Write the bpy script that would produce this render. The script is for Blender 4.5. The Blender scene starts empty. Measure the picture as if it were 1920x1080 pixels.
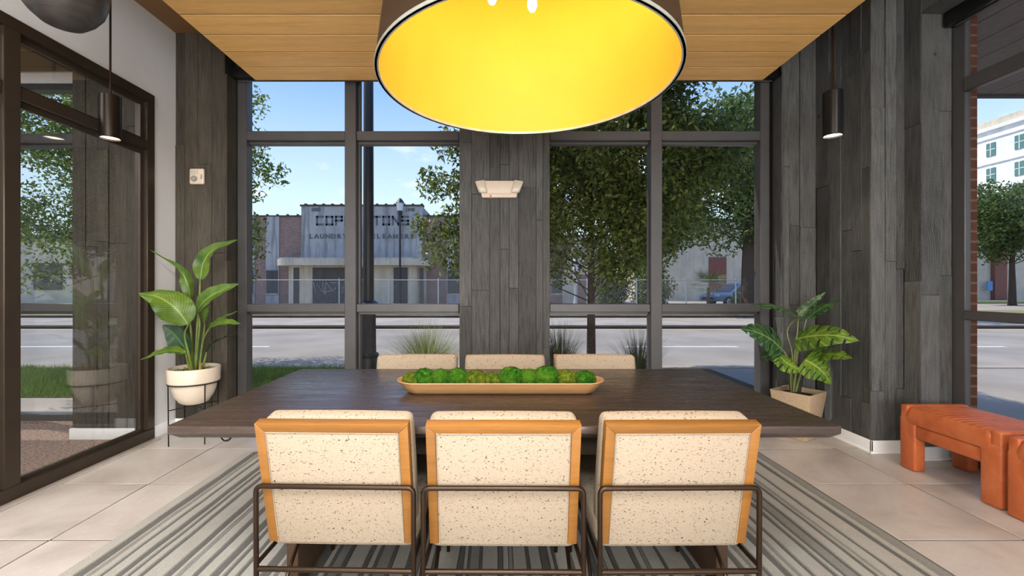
import bpy, bmesh, math, random
import numpy as np
from mathutils import Vector, Matrix, noise as mnoise

S = bpy.context.scene
COL = S.collection
PI = math.pi
EYE = 1.25

# ------------------------------------------------------------------ camera
cd = bpy.data.cameras.new('camera')
cam = bpy.data.objects.new('camera', cd)
COL.objects.link(cam)
cam.location = (0, 0, EYE)
cam.rotation_euler = (PI / 2, 0, 0)
cd.sensor_width = 36
cd.lens = 818 / 1920 * 36
cd.shift_x = 30 / 1920
cd.shift_y = -3 / 1920
cd.clip_start = 0.05
cd.clip_end = 500
S.camera = cam

# ------------------------------------------------------------------ view, sky, sun, added fill lights
S.view_settings.view_transform = 'Standard'
S.view_settings.look = 'None'
S.view_settings.exposure = 0.46
S.view_settings.gamma = 1.0
S.view_settings.use_curve_mapping = False
S.render.film_transparent = False

SKY_STRENGTH = 0.95
SUN_STRENGTH = 3.2
REAR_POWER = 245
DOWN_POWER = 40
STRIP_POWER = 270

w = bpy.data.worlds.new('sky')
S.world = w
w.use_nodes = True
nt = w.node_tree
nt.nodes.clear()
def wn(t, **k):
    n = nt.nodes.new(t)
    for a, b in k.items():
        setattr(n, a, b)
    return n
tc = wn('ShaderNodeTexCoord')
sep = wn('ShaderNodeSeparateXYZ')
nt.links.new(tc.outputs['Generated'], sep.inputs[0])
ramp = wn('ShaderNodeValToRGB')
nt.links.new(sep.outputs['Z'], ramp.inputs[0])
e = ramp.color_ramp.elements
e[0].position = 0.0; e[0].color = (0.72, 0.86, 0.99, 1)
e[1].position = 0.75; e[1].color = (0.13, 0.30, 0.72, 1)
m = e.new(0.18); m.color = (0.60, 0.79, 0.98, 1)
m = e.new(0.40); m.color = (0.27, 0.47, 0.88, 1)
# clouds: direction flattened on a high plane
zc = wn('ShaderNodeMath', operation='ADD'); nt.links.new(sep.outputs['Z'], zc.inputs[0]); zc.inputs[1].default_value = 0.12
zm = wn('ShaderNodeMath', operation='MAXIMUM'); nt.links.new(zc.outputs[0], zm.inputs[0]); zm.inputs[1].default_value = 0.05
dv = wn('ShaderNodeVectorMath', operation='DIVIDE'); nt.links.new(tc.outputs['Generated'], dv.inputs[0]); nt.links.new(zm.outputs[0], dv.inputs[1])
ns = wn('ShaderNodeTexNoise'); ns.inputs['Scale'].default_value = 1.7; ns.inputs['Detail'].default_value = 9; ns.inputs['Roughness'].default_value = 0.58
nt.links.new(dv.outputs[0], ns.inputs['Vector'])
cr = wn('ShaderNodeValToRGB'); nt.links.new(ns.outputs['Fac'], cr.inputs[0])
cr.color_ramp.elements[0].position = 0.55; cr.color_ramp.elements[0].color = (0, 0, 0, 1)
cr.color_ramp.elements[1].position = 0.70; cr.color_ramp.elements[1].color = (0.85, 0.85, 0.85, 1)
mx = wn('ShaderNodeMix', data_type='RGBA')
nt.links.new(cr.outputs['Color'], mx.inputs[0]); nt.links.new(ramp.outputs['Color'], mx.inputs[6]); mx.inputs[7].default_value = (0.93, 0.95, 1.0, 1)
bg = wn('ShaderNodeBackground'); nt.links.new(mx.outputs[2], bg.inputs[0]); bg.inputs[1].default_value = SKY_STRENGTH
wo = wn('ShaderNodeOutputWorld'); nt.links.new(bg.outputs[0], wo.inputs[0])

sd = bpy.data.lights.new('sun', 'SUN'); sun = bpy.data.objects.new('sun', sd); COL.objects.link(sun)
sd.energy = SUN_STRENGTH; sd.angle = math.radians(0.6); sd.color = (1.0, 0.95, 0.86)
sun.rotation_euler = Vector((-0.75, 0.24, 1.0)).to_track_quat('Z', 'Y').to_euler()
sun.location = (-10, 5, 20)

def area(name, loc, aim, sx, sy, power, color=(1, 0.95, 0.88)):
    l = bpy.data.lights.new(name, 'AREA'); o = bpy.data.objects.new(name, l); COL.objects.link(o)
    l.shape = 'RECTANGLE'; l.size = sx; l.size_y = sy; l.energy = power; l.color = color
    o.location = loc
    o.rotation_euler = (Vector(loc) - Vector(aim)).to_track_quat('Z', 'Y').to_euler()
    return o
area('rear_fill', (0.2, -3.7, 1.35), (0.2, 4, 2.5), 5.2, 2.3, REAR_POWER, (1.0, 0.985, 0.965))  # added fill behind the camera; the rear wall has no window
area('rear_overhead_fill', (-1.2, -1.4, 3.42), (-1.2, -1.4, 0), 1.2, 1.2, DOWN_POWER)  # added overhead fill behind the camera, no fixture modelled
area('rear_overhead_fill', (1.6, -1.4, 3.42), (1.6, -1.4, 0), 1.2, 1.2, DOWN_POWER)  # second added overhead fill
area('side_room_fill', (-4.6, 0.6, 3.3), (-4.6, 0.6, 0), 2.0, 2.4, 100, (1, 0.97, 0.93))  # added fill to brighten the neighbouring room
area('left_strip_fill', (-2.40, -0.1, 3.44), (-3.6, -0.1, 1.0), 0.3, 6.2, STRIP_POWER, (1, 0.985, 0.96))  # added strip fill for left wall and floor, out of view
area('right_strip_fill', (2.70, -0.1, 3.44), (3.3, -0.1, 0), 0.3, 6.2, STRIP_POWER, (1, 0.985, 0.96))  # added strip fill on the right side, out of view

# ------------------------------------------------------------------ materials
def lin(r, g, b):
    f = lambda c: (c / 255 / 12.92) if c / 255 <= 0.04045 else ((c / 255 + 0.055) / 1.055) ** 2.4
    return (f(r), f(g), f(b), 1)

class M:
    """Small builder for a Principled material."""
    def __init__(s, name, color, rough=0.6, metal=0.0, spec=0.5):
        s.m = bpy.data.materials.new(name); s.m.use_nodes = True
        s.t = s.m.node_tree; s.n = s.t.nodes; s.b = s.n['Principled BSDF']
        s.b.inputs['Base Color'].default_value = color
        s.b.inputs['Roughness'].default_value = rough
        s.b.inputs['Metallic'].default_value = metal
        s.b.inputs['Specular IOR Level'].default_value = spec
        s.color = color
    def node(s, t, **k):
        n = s.n.new(t)
        for a, b in k.items(): setattr(n, a, b)
        return n
    def link(s, a, b): s.t.links.new(a, b)
    def coords(s, kind='Object', scale=(1, 1, 1), rnd=0.0):
        c = s.node('ShaderNodeTexCoord'); mp = s.node('ShaderNodeMapping')
        s.link(c.outputs[kind], mp.inputs[0]); mp.inputs['Scale'].default_value = scale
        if rnd:
            oi = s.node('ShaderNodeObjectInfo'); mm = s.node('ShaderNodeMath', operation='MULTIPLY')
            s.link(oi.outputs['Random'], mm.inputs[0]); mm.inputs[1].default_value = rnd
            s.link(mm.outputs[0], mp.inputs['Location'])
        return mp.outputs[0]
    def noise(s, vec, scale, detail=4, rough=0.55, dist=0.0):
        n = s.node('ShaderNodeTexNoise'); s.link(vec, n.inputs['Vector'])
        n.inputs['Scale'].default_value = scale; n.inputs['Detail'].default_value = detail
        n.inputs['Roughness'].default_value = rough; n.inputs['Distortion'].default_value = dist
        return n.outputs['Fac']
    def ramp(s, fac, stops, interp='LINEAR'):
        r = s.node('ShaderNodeValToRGB'); s.link(fac, r.inputs[0]); r.color_ramp.interpolation = interp
        el = r.color_ramp.elements
        el[0].position, el[0].color = stops[0]; el[1].position, el[1].color = stops[-1]
        for p, c in stops[1:-1]:
            q = el.new(p); q.color = c
        return r.outputs['Color']
    def mix(s, fac, a, b, mode='MIX'):
        n = s.node('ShaderNodeMix', data_type='RGBA', blend_type=mode)
        for v, i in ((fac, 0), (a, 6), (b, 7)):
            if hasattr(v, 'is_output'): s.link(v, n.inputs[i])
            else: n.inputs[i].default_value = v
        return n.outputs[2]
    def base(s, c): s.link(c, s.b.inputs['Base Color']); return s
    def bump(s, h, strength=0.3, dist=0.01):
        n = s.node('ShaderNodeBump'); s.link(h, n.inputs['Height'])
        n.inputs['Strength'].default_value = strength; n.inputs['Distance'].default_value = dist
        s.link(n.outputs[0], s.b.inputs['Normal']); return s
    def rnd_tint(s, c, lo, hi):
        oi = s.node('ShaderNodeObjectInfo'); r = s.node('ShaderNodeMapRange')
        s.link(oi.outputs['Random'], r.inputs[0]); r.inputs[3].default_value = lo; r.inputs[4].default_value = hi
        cc = s.node('ShaderNodeCombineColor')
        for i in range(3): s.link(r.outputs[0], cc.inputs[i])
        return s.mix(1.0, c, cc.outputs[0], 'MULTIPLY')

def G(v): return (v, v, v, 1)
def scl(c, k): return (c[0] * k, c[1] * k, c[2] * k, 1)

def m_plain(name, c, rough=0.5, metal=0.0, var=0.12, scale=20, bump=0.0, spec=0.5):
    m = M(name, c, rough, metal, spec); v = m.coords()
    f = m.noise(v, scale, 5)
    m.base(m.ramp(f, [(0.3, scl(c, 1 - var)), (0.7, scl(c, 1 + var))]))
    if bump: m.bump(f, bump, 0.004)
    return m.m

def m_barnwood(name, c, warm=None):
    m = M(name, c, 0.62, 0, 0.35)
    v = m.coords('Object', (1, 1, 1), 37.0)
    vs = m.coords('Object', (14, 14, 0.9), 37.0)
    g = m.noise(vs, 5.0, 7, 0.62, 0.4)
    big = m.noise(v, 2.2, 3)
    wv = m.node('ShaderNodeTexWave', wave_type='RINGS', rings_direction='SPHERICAL')
    vv = m.coords('Object', (1, 1, 1), 6.0); m.link(vv, wv.inputs['Vector'])
    wv.inputs['Scale'].default_value = 26; wv.inputs['Distortion'].default_value = 2.5; wv.inputs['Detail'].default_value = 3; wv.inputs['Detail Scale'].default_value = 3
    c1 = m.ramp(g, [(0.25, scl(c, 0.22)), (0.45, scl(c, 0.85)), (0.75, scl(c, 1.6))])
    c2 = m.mix(0.42, c1, wv.outputs['Color'], 'MULTIPLY')
    c3 = m.mix(m.ramp(big, [(0.4, G(0)), (0.75, G(0.5))]), c2, scl(warm or c, 1.3))
    vo = m.node('ShaderNodeTexVoronoi'); m.link(m.coords('Object', (1, 1, 0.7), 91.0), vo.inputs['Vector']); vo.inputs['Scale'].default_value = 2.6
    c3 = m.mix(1.0, c3, m.ramp(vo.outputs['Distance'], [(0.018, G(0.12)), (0.04, G(1))]), 'MULTIPLY')
    m.base(m.rnd_tint(c3, 0.74, 1.26))
    ad = m.node('ShaderNodeMath', operation='MULTIPLY_ADD'); m.link(wv.outputs['Fac'], ad.inputs[0]); ad.inputs[1].default_value = 0.35; m.link(g, ad.inputs[2])
    m.bump(ad.outputs[0], 0.55, 0.006)
    return m.m

def m_wood(name, c, axis=0, scale=4, rough=0.45, contrast=0.35, bump=0.12, rnd=13.0, tint=(0.88, 1.1)):
    m = M(name, c, rough)
    st = [16, 16, 16]; st[axis] = 1.0
    v = m.coords('Object', tuple(st), rnd)
    g = m.noise(v, scale * 0.35, 6, 0.6, 0.8)
    f = m.noise(m.coords('Object', tuple(3 * q for q in st), rnd), scale, 3)
    c1 = m.ramp(g, [(0.28, scl(c, 1 - contrast)), (0.5, c), (0.78, scl(c, 1 + contrast * 0.6))])
    c2 = m.mix(0.25, c1, m.ramp(f, [(0.35, G(0.55)), (0.6, G(1))]), 'MULTIPLY')
    m.base(m.rnd_tint(c2, *tint)); m.bump(g, bump, 0.003)
    return m.m

MAT = {}
MAT['barn'] = m_barnwood('weathered_grey_boards', (0.096, 0.098, 0.096, 1))
MAT['barn_warm'] = m_barnwood('weathered_brown_grey_boards', (0.070, 0.060, 0.045, 1))
MAT['ceil_wood'] = m_wood('honey_oak_boards', lin(240, 190, 116), 0, 3.0, 0.5, 0.16, 0.06)
MAT['oak'] = m_wood('orange_oak', lin(140, 94, 40), 0, 5, 0.4, 0.2, 0.05)
MAT['white_wall'] = m_plain('white_paint', lin(226, 227, 228), 0.7, 0, 0.015, 6)
MAT['white_trim'] = m_plain('white_gloss_paint', lin(232, 234, 235), 0.35, 0, 0.02, 6)
MAT['ceiling'] = m_plain('brown_ceiling_paint', lin(126, 92, 58), 0.7, 0, 0.08, 5)
MAT['dark_core'] = m_plain('dark_backing', (0.02, 0.019, 0.018, 1), 0.8)
MAT['grout'] = m_plain('grout', lin(54, 46, 41), 0.9, 0, 0.1, 60)
MAT['bronze_frame'] = m_plain('dark_bronze_aluminium', lin(60, 51, 42), 0.38, 0.35, 0.1, 8)
MAT['grey_frame'] = m_plain('grey_aluminium', lin(82, 81, 82), 0.4, 0.3, 0.06, 8)
MAT['black'] = m_plain('black_metal', (0.018, 0.018, 0.018, 1), 0.28, 0.5, 0.05)
MAT['bronze_tube'] = m_plain('oil_rubbed_bronze', lin(52, 38, 27), 0.32, 0.7, 0.1, 40)
MAT['black_bronze'] = m_plain('black_bronze', lin(44, 36, 31), 0.3, 0.7, 0.1, 10)
MAT['lamp_out'] = m_plain('dark_brown_shade', lin(52, 38, 27), 0.55, 0, 0.12, 14)
MAT['lamp_rim'] = m_plain('grey_rim', lin(176, 184, 180), 0.4, 0.3)
MAT['lamp_in'] = m_plain('gold_lining', (0.72, 0.475, 0.045, 1), 0.6, 0.0, 0.03, 5)
MAT['plastic_cream'] = m_plain('cream_plastic', lin(222, 206, 188), 0.4, 0, 0.02)
MAT['lens_grey'] = m_plain('frosted_lens', lin(206, 196, 178), 0.25, 0, 0.06, 60)
MAT['ink'] = m_plain('dark_ink', (0.03, 0.03, 0.03, 1), 0.6)
MAT['pot_cream'] = m_plain('cream_ceramic', lin(218, 204, 186), 0.35, 0, 0.03)
MAT['soil'] = m_plain('soil', lin(46, 34, 22), 0.95, 0, 0.4, 60, 0.5)
MAT['stone_tan'] = m_plain('speckled_tan_stone', lin(176, 154, 126), 0.7, 0, 0.22, 130, 0.1)
MAT['leather'] = None
MAT['husk'] = m_plain('dry_husk', lin(176, 112, 70), 0.8, 0, 0.2)

def m_tile():
    m = M('beige_porcelain', lin(196, 186, 177), 0.32, 0, 0.4)
    v = m.coords('Object', (1, 1, 1), 50)
    a = m.noise(v, 1.6, 8, 0.62, 0.6); b = m.noise(v, 40, 3)
    c = m.ramp(a, [(0.3, lin(166, 158, 152)), (0.5, lin(190, 183, 178)), (0.72, lin(204, 199, 195))])
    c = m.mix(0.12, c, m.ramp(b, [(0.35, G(0.6)), (0.6, G(1))]), 'MULTIPLY')
    m.base(m.rnd_tint(c, 0.96, 1.04))
    return m.m
MAT['tile'] = m_tile()

def m_tabletop():
    c = lin(60, 48, 42)
    m = M('dark_stained_wood', c, 0.33, 0, 0.85)
    v = m.coords('Object', (1.3, 16, 16)); g = m.noise(v, 2.0, 8, 0.65, 1.2)
    p = m.noise(m.coords('Object', (2.6, 40, 40)), 1.6, 4, 0.6, 0.6)
    c1 = m.ramp(g, [(0.28, scl(c, 0.45)), (0.5, c), (0.75, scl(c, 1.5))])
    pit = m.ramp(p, [(0.30, G(0.15)), (0.37, G(1))])
    m.base(m.mix(0.9, c1, pit, 'MULTIPLY'))
    r = m.ramp(g, [(0.3, G(0.40)), (0.7, G(0.20))]); m.link(r, m.b.inputs['Roughness'])
    mu = m.node('ShaderNodeMath', operation='MULTIPLY_ADD'); m.link(pit, mu.inputs[0]); mu.inputs[1].default_value = 0.8; m.link(g, mu.inputs[2])
    m.bump(mu.outputs[0], 0.35, 0.004)
    return m.m
MAT['tabletop'] = m_tabletop()
MAT['table_base'] = m_wood('dark_brown_wood', lin(70, 50, 34), 2, 4, 0.5, 0.3)

def m_fabric():
    c = lin(163, 150, 132)
    m = M('speckled_oatmeal_tweed', c, 0.95, 0, 0.1)
    v = m.coords('Object', (1, 1, 1), 9)
    f = m.noise(m.coords('Object', (1, 1.0, 2.2), 9), 130, 2, 0.5)
    f2 = m.noise(m.coords('Object', (1.6, 1.6, 1.0), 5), 75, 3, 0.6)
    wx = m.noise(m.coords('Object', (1, 1, 12)), 90, 2)
    k = m.ramp(f, [(0.635, G(0)), (0.68, G(1))])
    k2 = m.ramp(f2, [(0.62, G(0)), (0.72, G(0.55))])
    c1 = m.mix(k2, m.ramp(wx, [(0.3, scl(c, 0.88)), (0.7, scl(c, 1.06))]), lin(140, 116, 90))
    m.base(m.mix(k, c1, lin(52, 40, 32)))
    m.bump(m.noise(v, 420, 2), 0.4, 0.002)
    return m.m
MAT['fabric'] = m_fabric()

def m_leather():
    c = lin(186, 98, 54)
    m = M('tan_orange_leather', c, 0.42, 0, 0.45)
    a = m.noise(m.coords('Object'), 7, 5, 0.6, 0.5); b = m.noise(m.coords('Object'), 170, 3)
    m.base(m.ramp(a, [(0.3, lin(164, 82, 42)), (0.5, c), (0.72, lin(198, 114, 70))]))
    m.bump(b, 0.2, 0.002)
    return m.m
MAT['leather'] = m_leather()

def m_glass(name, tint, k0, k1):
    m = bpy.data.materials.new(name); m.use_nodes = True; t = m.node_tree; t.nodes.clear()
    lw = t.nodes.new('ShaderNodeLayerWeight'); lw.inputs[0].default_value = 0.5
    p = t.nodes.new('ShaderNodeMath'); p.operation = 'POWER'; t.links.new(lw.outputs['Facing'], p.inputs[0]); p.inputs[1].default_value = 3.0
    ma = t.nodes.new('ShaderNodeMath'); ma.operation = 'MULTIPLY_ADD'; t.links.new(p.outputs[0], ma.inputs[0]); ma.inputs[1].default_value = k1; ma.inputs[2].default_value = k0
    tr = t.nodes.new('ShaderNodeBsdfTransparent'); tr.inputs[0].default_value = tint
    gl = t.nodes.new('ShaderNodeBsdfGlossy'); gl.inputs['Roughness'].default_value = 0.0; gl.inputs[0].default_value = (0.95, 0.97, 1, 1)
    mi = t.nodes.new('ShaderNodeMixShader'); t.links.new(ma.outputs[0], mi.inputs[0]); t.links.new(tr.outputs[0], mi.inputs[1]); t.links.new(gl.outputs[0], mi.inputs[2])
    o = t.nodes.new('ShaderNodeOutputMaterial'); t.links.new(mi.outputs[0], o.inputs[0])
    return m
MAT['glass'] = m_glass('clear_glass', (0.985, 0.99, 0.99, 1), 0.001, 0.3)
MAT['glass_door'] = m_glass('partition_glass', (0.94, 0.95, 0.95, 1), 0.06, 0.35)

def m_emit(name, c, s):
    m = bpy.data.materials.new(name); m.use_nodes = True; t = m.node_tree; t.nodes.clear()
    e = t.nodes.new('ShaderNodeEmission'); e.inputs[0].default_value = c; e.inputs[1].default_value = s
    o = t.nodes.new('ShaderNodeOutputMaterial'); t.links.new(e.outputs[0], o.inputs[0]); return m
MAT['bulb'] = m_emit('warm_bulb', (1, 0.82, 0.5, 1), 9)
MAT['led'] = m_emit('led_disc', (1, 0.86, 0.66, 1), 7)

def m_leaf(name, c1, c2, island=False, transl=0.35, rough=0.4, vein=None):
    m = M(name, c1, rough, 0, 0.4)
    if island:
        gm = m.node('ShaderNodeNewGeometry'); f = gm.outputs['Random Per Island']
    else:
        f = m.noise(m.coords('Object'), 9, 3)
    c = m.ramp(f, [(0.0 if island else 0.3, c1), (1.0 if island else 0.7, c2)])
    if vein:
        uv = m.node('ShaderNodeUVMap'); sp = m.node('ShaderNodeSeparateXYZ'); m.link(uv.outputs[0], sp.inputs[0])
        ab = m.node('ShaderNodeMath', operation='ABSOLUTE'); m.link(sp.outputs['Y'], ab.inputs[0])
        r = m.ramp(ab.outputs[0], [(0.0, G(1)), (0.09, G(0))])
        sk = m.node('ShaderNodeMath', operation='SUBTRACT'); m.link(sp.outputs['X'], sk.inputs[0])
        sc_ = m.node('ShaderNodeMath', operation='MULTIPLY'); m.link(ab.outputs[0], sc_.inputs[0]); sc_.inputs[1].default_value = 0.25
        m.link(sc_.outputs[0], sk.inputs[1])
        si = m.node('ShaderNodeMath', operation='MULTIPLY'); m.link(sk.outputs[0], si.inputs[0]); si.inputs[1].default_value = vein[1]
        sn = m.node('ShaderNodeMath', operation='SINE'); m.link(si.outputs[0], sn.inputs[0])
        lines = m.ramp(sn.outputs[0], [(0.55, G(0)), (1.0, G(0.35))])
        c = m.mix(lines, c, vein[0]); c = m.mix(r, c, vein[0])
    m.base(c)
    tr = m.node('ShaderNodeBsdfTranslucent'); m.link(c, tr.inputs[0])
    ms = m.node('ShaderNodeMixShader'); ms.inputs[0].default_value = transl
    m.link(m.b.outputs[0], ms.inputs[1]); m.link(tr.outputs[0], ms.inputs[2])
    out = [n for n in m.n if n.type == 'OUTPUT_MATERIAL'][0]; m.link(ms.outputs[0], out.inputs[0])
    return m.m
MAT['bop_leaf'] = m_leaf('glossy_paddle_leaf', lin(48, 88, 32), lin(104, 132, 44), False, 0.25, 0.35, (lin(150, 176, 90), 120))
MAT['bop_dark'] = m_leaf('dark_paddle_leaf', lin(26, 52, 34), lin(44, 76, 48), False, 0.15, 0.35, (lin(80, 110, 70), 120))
MAT['bop_stalk'] = m_leaf('green_stalk', lin(74, 98, 34), lin(120, 136, 58), False, 0.1)
MAT['mon_leaf'] = m_leaf('split_leaf_green', lin(54, 98, 28), lin(118, 150, 46), False, 0.25, 0.38, (lin(176, 196, 100), 40))
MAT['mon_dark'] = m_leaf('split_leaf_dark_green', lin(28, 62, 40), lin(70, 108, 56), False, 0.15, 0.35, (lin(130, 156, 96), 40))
MAT['mon_stalk'] = m_leaf('pale_green_stalk', lin(96, 110, 62), lin(140, 148, 92), False, 0.1)
MAT['stalk_dark'] = m_leaf('dark_stalk', lin(40, 44, 40), lin(66, 70, 60), False, 0.05)
MAT['oak_leaf'] = m_leaf('oak_leaves', lin(52, 68, 28), lin(146, 158, 78), True, 0.45, 0.45)
MAT['oak_leaf_bright'] = m_leaf('sunlit_oak_leaves', lin(70, 96, 30), lin(150, 168, 76), True, 0.45, 0.5)  # brighter copy of the oak leaf colours, sunlight painted in
MAT['far_leaf'] = m_leaf('far_leaves', lin(58, 80, 40), lin(120, 140, 76), True, 0.35, 0.6)
MAT['shrub_leaf'] = m_leaf('shrub_leaves', lin(52, 66, 36), lin(120, 130, 74), True, 0.3, 0.6)
MAT['bark'] = m_plain('bark', lin(72, 58, 48), 0.9, 0, 0.35, 30, 0.6)
MAT['reed'] = m_leaf('pale_ornamental_grass', lin(112, 124, 70), lin(190, 192, 132), True, 0.3, 0.6)
MAT['reed_dark'] = m_leaf('dark_ornamental_grass', lin(52, 60, 46), lin(116, 122, 92), True, 0.25, 0.6)
MAT['lawn'] = m_leaf('lawn_blades', lin(84, 112, 46), lin(150, 170, 84), True, 0.3, 0.7)

def m_rug(name, c):
    m = M(name, c, 0.98, 0, 0.05)
    a = m.noise(m.coords('Object'), 260, 3, 0.6); b = m.noise(m.coords('Object', (1, 1, 1)), 9, 4)
    c1 = m.ramp(a, [(0.3, scl(c, 0.72)), (0.68, scl(c, 1.18))])
    m.base(m.mix(0.3, c1, m.ramp(b, [(0.3, G(0.7)), (0.7, G(1))]), 'MULTIPLY'))
    m.bump(a, 0.8, 0.006)
    return m.m
MAT['rug_light'] = m_rug('rug_light_pile', lin(180, 178, 171))
MAT['rug_mid'] = m_rug('rug_mid_pile', lin(148, 147, 142))
MAT['rug_dark'] = m_rug('rug_dark_pile', lin(112, 112, 109))

def m_carpet():
    c = lin(150, 128, 116); m = M('loop_carpet', c, 0.98, 0, 0.05)
    a = m.noise(m.coords('Object', (1.0, 3.0, 1)), 38, 4, 0.65)
    m.base(m.ramp(a, [(0.38, scl(c, 0.25)), (0.5, c), (0.64, scl(c, 1.6))])); m.bump(a, 0.7, 0.01); return m.m
MAT['carpet'] = m_carpet()

def m_ground(name, c, s1=0.6, s2=60, var=0.18):
    m = M(name, c, 0.9, 0, 0.2); v = m.coords()
    a = m.noise(v, s1, 6); b = m.noise(v, s2, 3)
    c1 = m.ramp(a, [(0.3, scl(c, 1 - var)), (0.7, scl(c, 1 + var))])
    m.base(m.mix(0.35, c1, m.ramp(b, [(0.3, G(0.6)), (0.65, G(1))]), 'MULTIPLY')); return m.m
MAT['asphalt'] = m_ground('worn_asphalt', lin(160, 150, 140))
MAT['concrete'] = m_ground('pale_concrete', lin(172, 160, 148), 0.8, 30)
MAT['kerb'] = m_ground('kerb_concrete', lin(176, 162, 146), 2, 40)
MAT['gutter'] = m_ground('dark_gutter', lin(78, 68, 60), 2, 40)
MAT['dry_grass'] = m_ground('dry_grass', lin(150, 138, 98), 2, 50, 0.35)
MAT['turf'] = m_ground('turf_soil', lin(74, 88, 44), 2, 50, 0.35)
MAT['mulch'] = m_ground('mulch', lin(92, 78, 62), 3, 60, 0.35)
MAT['paint_white'] = m_plain('road_paint_white', lin(226, 224, 218), 0.8, 0, 0.1, 20)
MAT['paint_yellow'] = m_plain('road_paint_yellow', lin(226, 186, 92), 0.8, 0, 0.1, 20)

def m_stucco(name, c, stain=0.5):
    m = M(name, c, 0.9, 0, 0.1)
    v = m.coords(); a = m.noise(v, 0.8, 6, 0.65)
    st = m.noise(m.coords('Object', (2.2, 2.2, 0.16)), 1.6, 6, 0.68)
    c1 = m.ramp(a, [(0.3, scl(c, 0.82)), (0.7, scl(c, 1.14))])
    m.base(m.mix(stain, c1, m.ramp(st, [(0.36, G(0.42)), (0.52, G(1))]), 'MULTIPLY')); return m.m
MAT['stucco'] = m_stucco('stained_grey_stucco', lin(168, 166, 168), 0.75)
MAT['cream'] = m_stucco('cream_stucco', lin(196, 186, 170), 0.4)
MAT['beige'] = m_stucco('beige_stucco', lin(206, 194, 176), 0.2)
MAT['white_bldg'] = m_stucco('white_stucco', lin(232, 234, 236), 0.12)
MAT['board'] = m_stucco('grey_boarding', lin(92, 89, 88), 0.3)
MAT['graffiti'] = m_plain('chalky_graffiti', lin(160, 158, 160), 0.9)
MAT['letter'] = m_plain('faded_letter_paint', lin(96, 99, 104), 0.9, 0, 0.3, 6)
MAT['coping'] = m_plain('dark_coping', lin(70, 66, 66), 0.8, 0, 0.2)
MAT['dark_window'] = m_plain('dark_glazing', lin(58, 56, 58), 0.35, 0, 0.2)
MAT['green_window'] = m_plain('green_glazing', lin(86, 124, 118), 0.25, 0, 0.2)
MAT['galv'] = m_plain('galvanised_steel', lin(186, 188, 192), 0.5, 0.4, 0.1)
MAT['pole'] = m_plain('dark_pole_paint', lin(46, 43, 44), 0.5, 0.1, 0.2, 12)
MAT['red_brown'] = m_plain('red_brown_paint', lin(132, 84, 74), 0.8, 0, 0.1, 8)
MAT['car_blue'] = m_plain('blue_car_paint', lin(120, 146, 178), 0.25, 0.2, 0.05)
MAT['tyre'] = m_plain('tyre_rubber', (0.02, 0.02, 0.02, 1), 0.9)
MAT['lamp_glass'] = m_plain('milky_lamp_glass', lin(206, 214, 220), 0.3)
MAT['sign_blue'] = m_plain('blue_sign', lin(92, 144, 196), 0.6)
MAT['soffit'] = m_plain('soffit_board', lin(112, 104, 100), 0.75, 0, 0.12, 14)

def m_brick(name, c, mortar, scale=1.0):
    m = M(name, c, 0.9, 0, 0.1)
    br = m.node('ShaderNodeTexBrick')
    cx = m.node('ShaderNodeTexCoord'); sp = m.node('ShaderNodeSeparateXYZ'); m.link(cx.outputs['Object'], sp.inputs[0])
    ad = m.node('ShaderNodeMath', operation='ADD'); m.link(sp.outputs['X'], ad.inputs[0]); m.link(sp.outputs['Y'], ad.inputs[1])
    cb = m.node('ShaderNodeCombineXYZ'); m.link(ad.outputs[0], cb.inputs[0]); m.link(sp.outputs['Z'], cb.inputs[1])
    m.link(cb.outputs[0], br.inputs['Vector'])
    br.inputs['Scale'].default_value = 1; br.inputs['Brick Width'].default_value = 0.22 * scale; br.inputs['Row Height'].default_value = 0.075 * scale
    br.inputs['Mortar Size'].default_value = 0.008 * scale
    br.inputs['Color1'].default_value = c; br.inputs['Color2'].default_value = scl(c, 0.7); br.inputs['Mortar'].default_value = mortar
    a = m.noise(m.coords('Object', (1, 1, 0.3)), 1.2, 5)
    m.base(m.mix(0.4, br.outputs['Color'], m.ramp(a, [(0.3, G(0.6)), (0.6, G(1))]), 'MULTIPLY'))
    m.bump(br.outputs['Fac'], -0.4, 0.01)
    return m.m
MAT['pink_brick'] = m_brick('pinkish_painted_brick', lin(160, 130, 122), lin(142, 126, 120))
MAT['red_brick'] = m_brick('shade_darkened_brick', lin(104, 66, 52), lin(112, 98, 88))  # brick colour darkened to carry the shade under the canopy
MAT['bowl_dark'] = None

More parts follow.
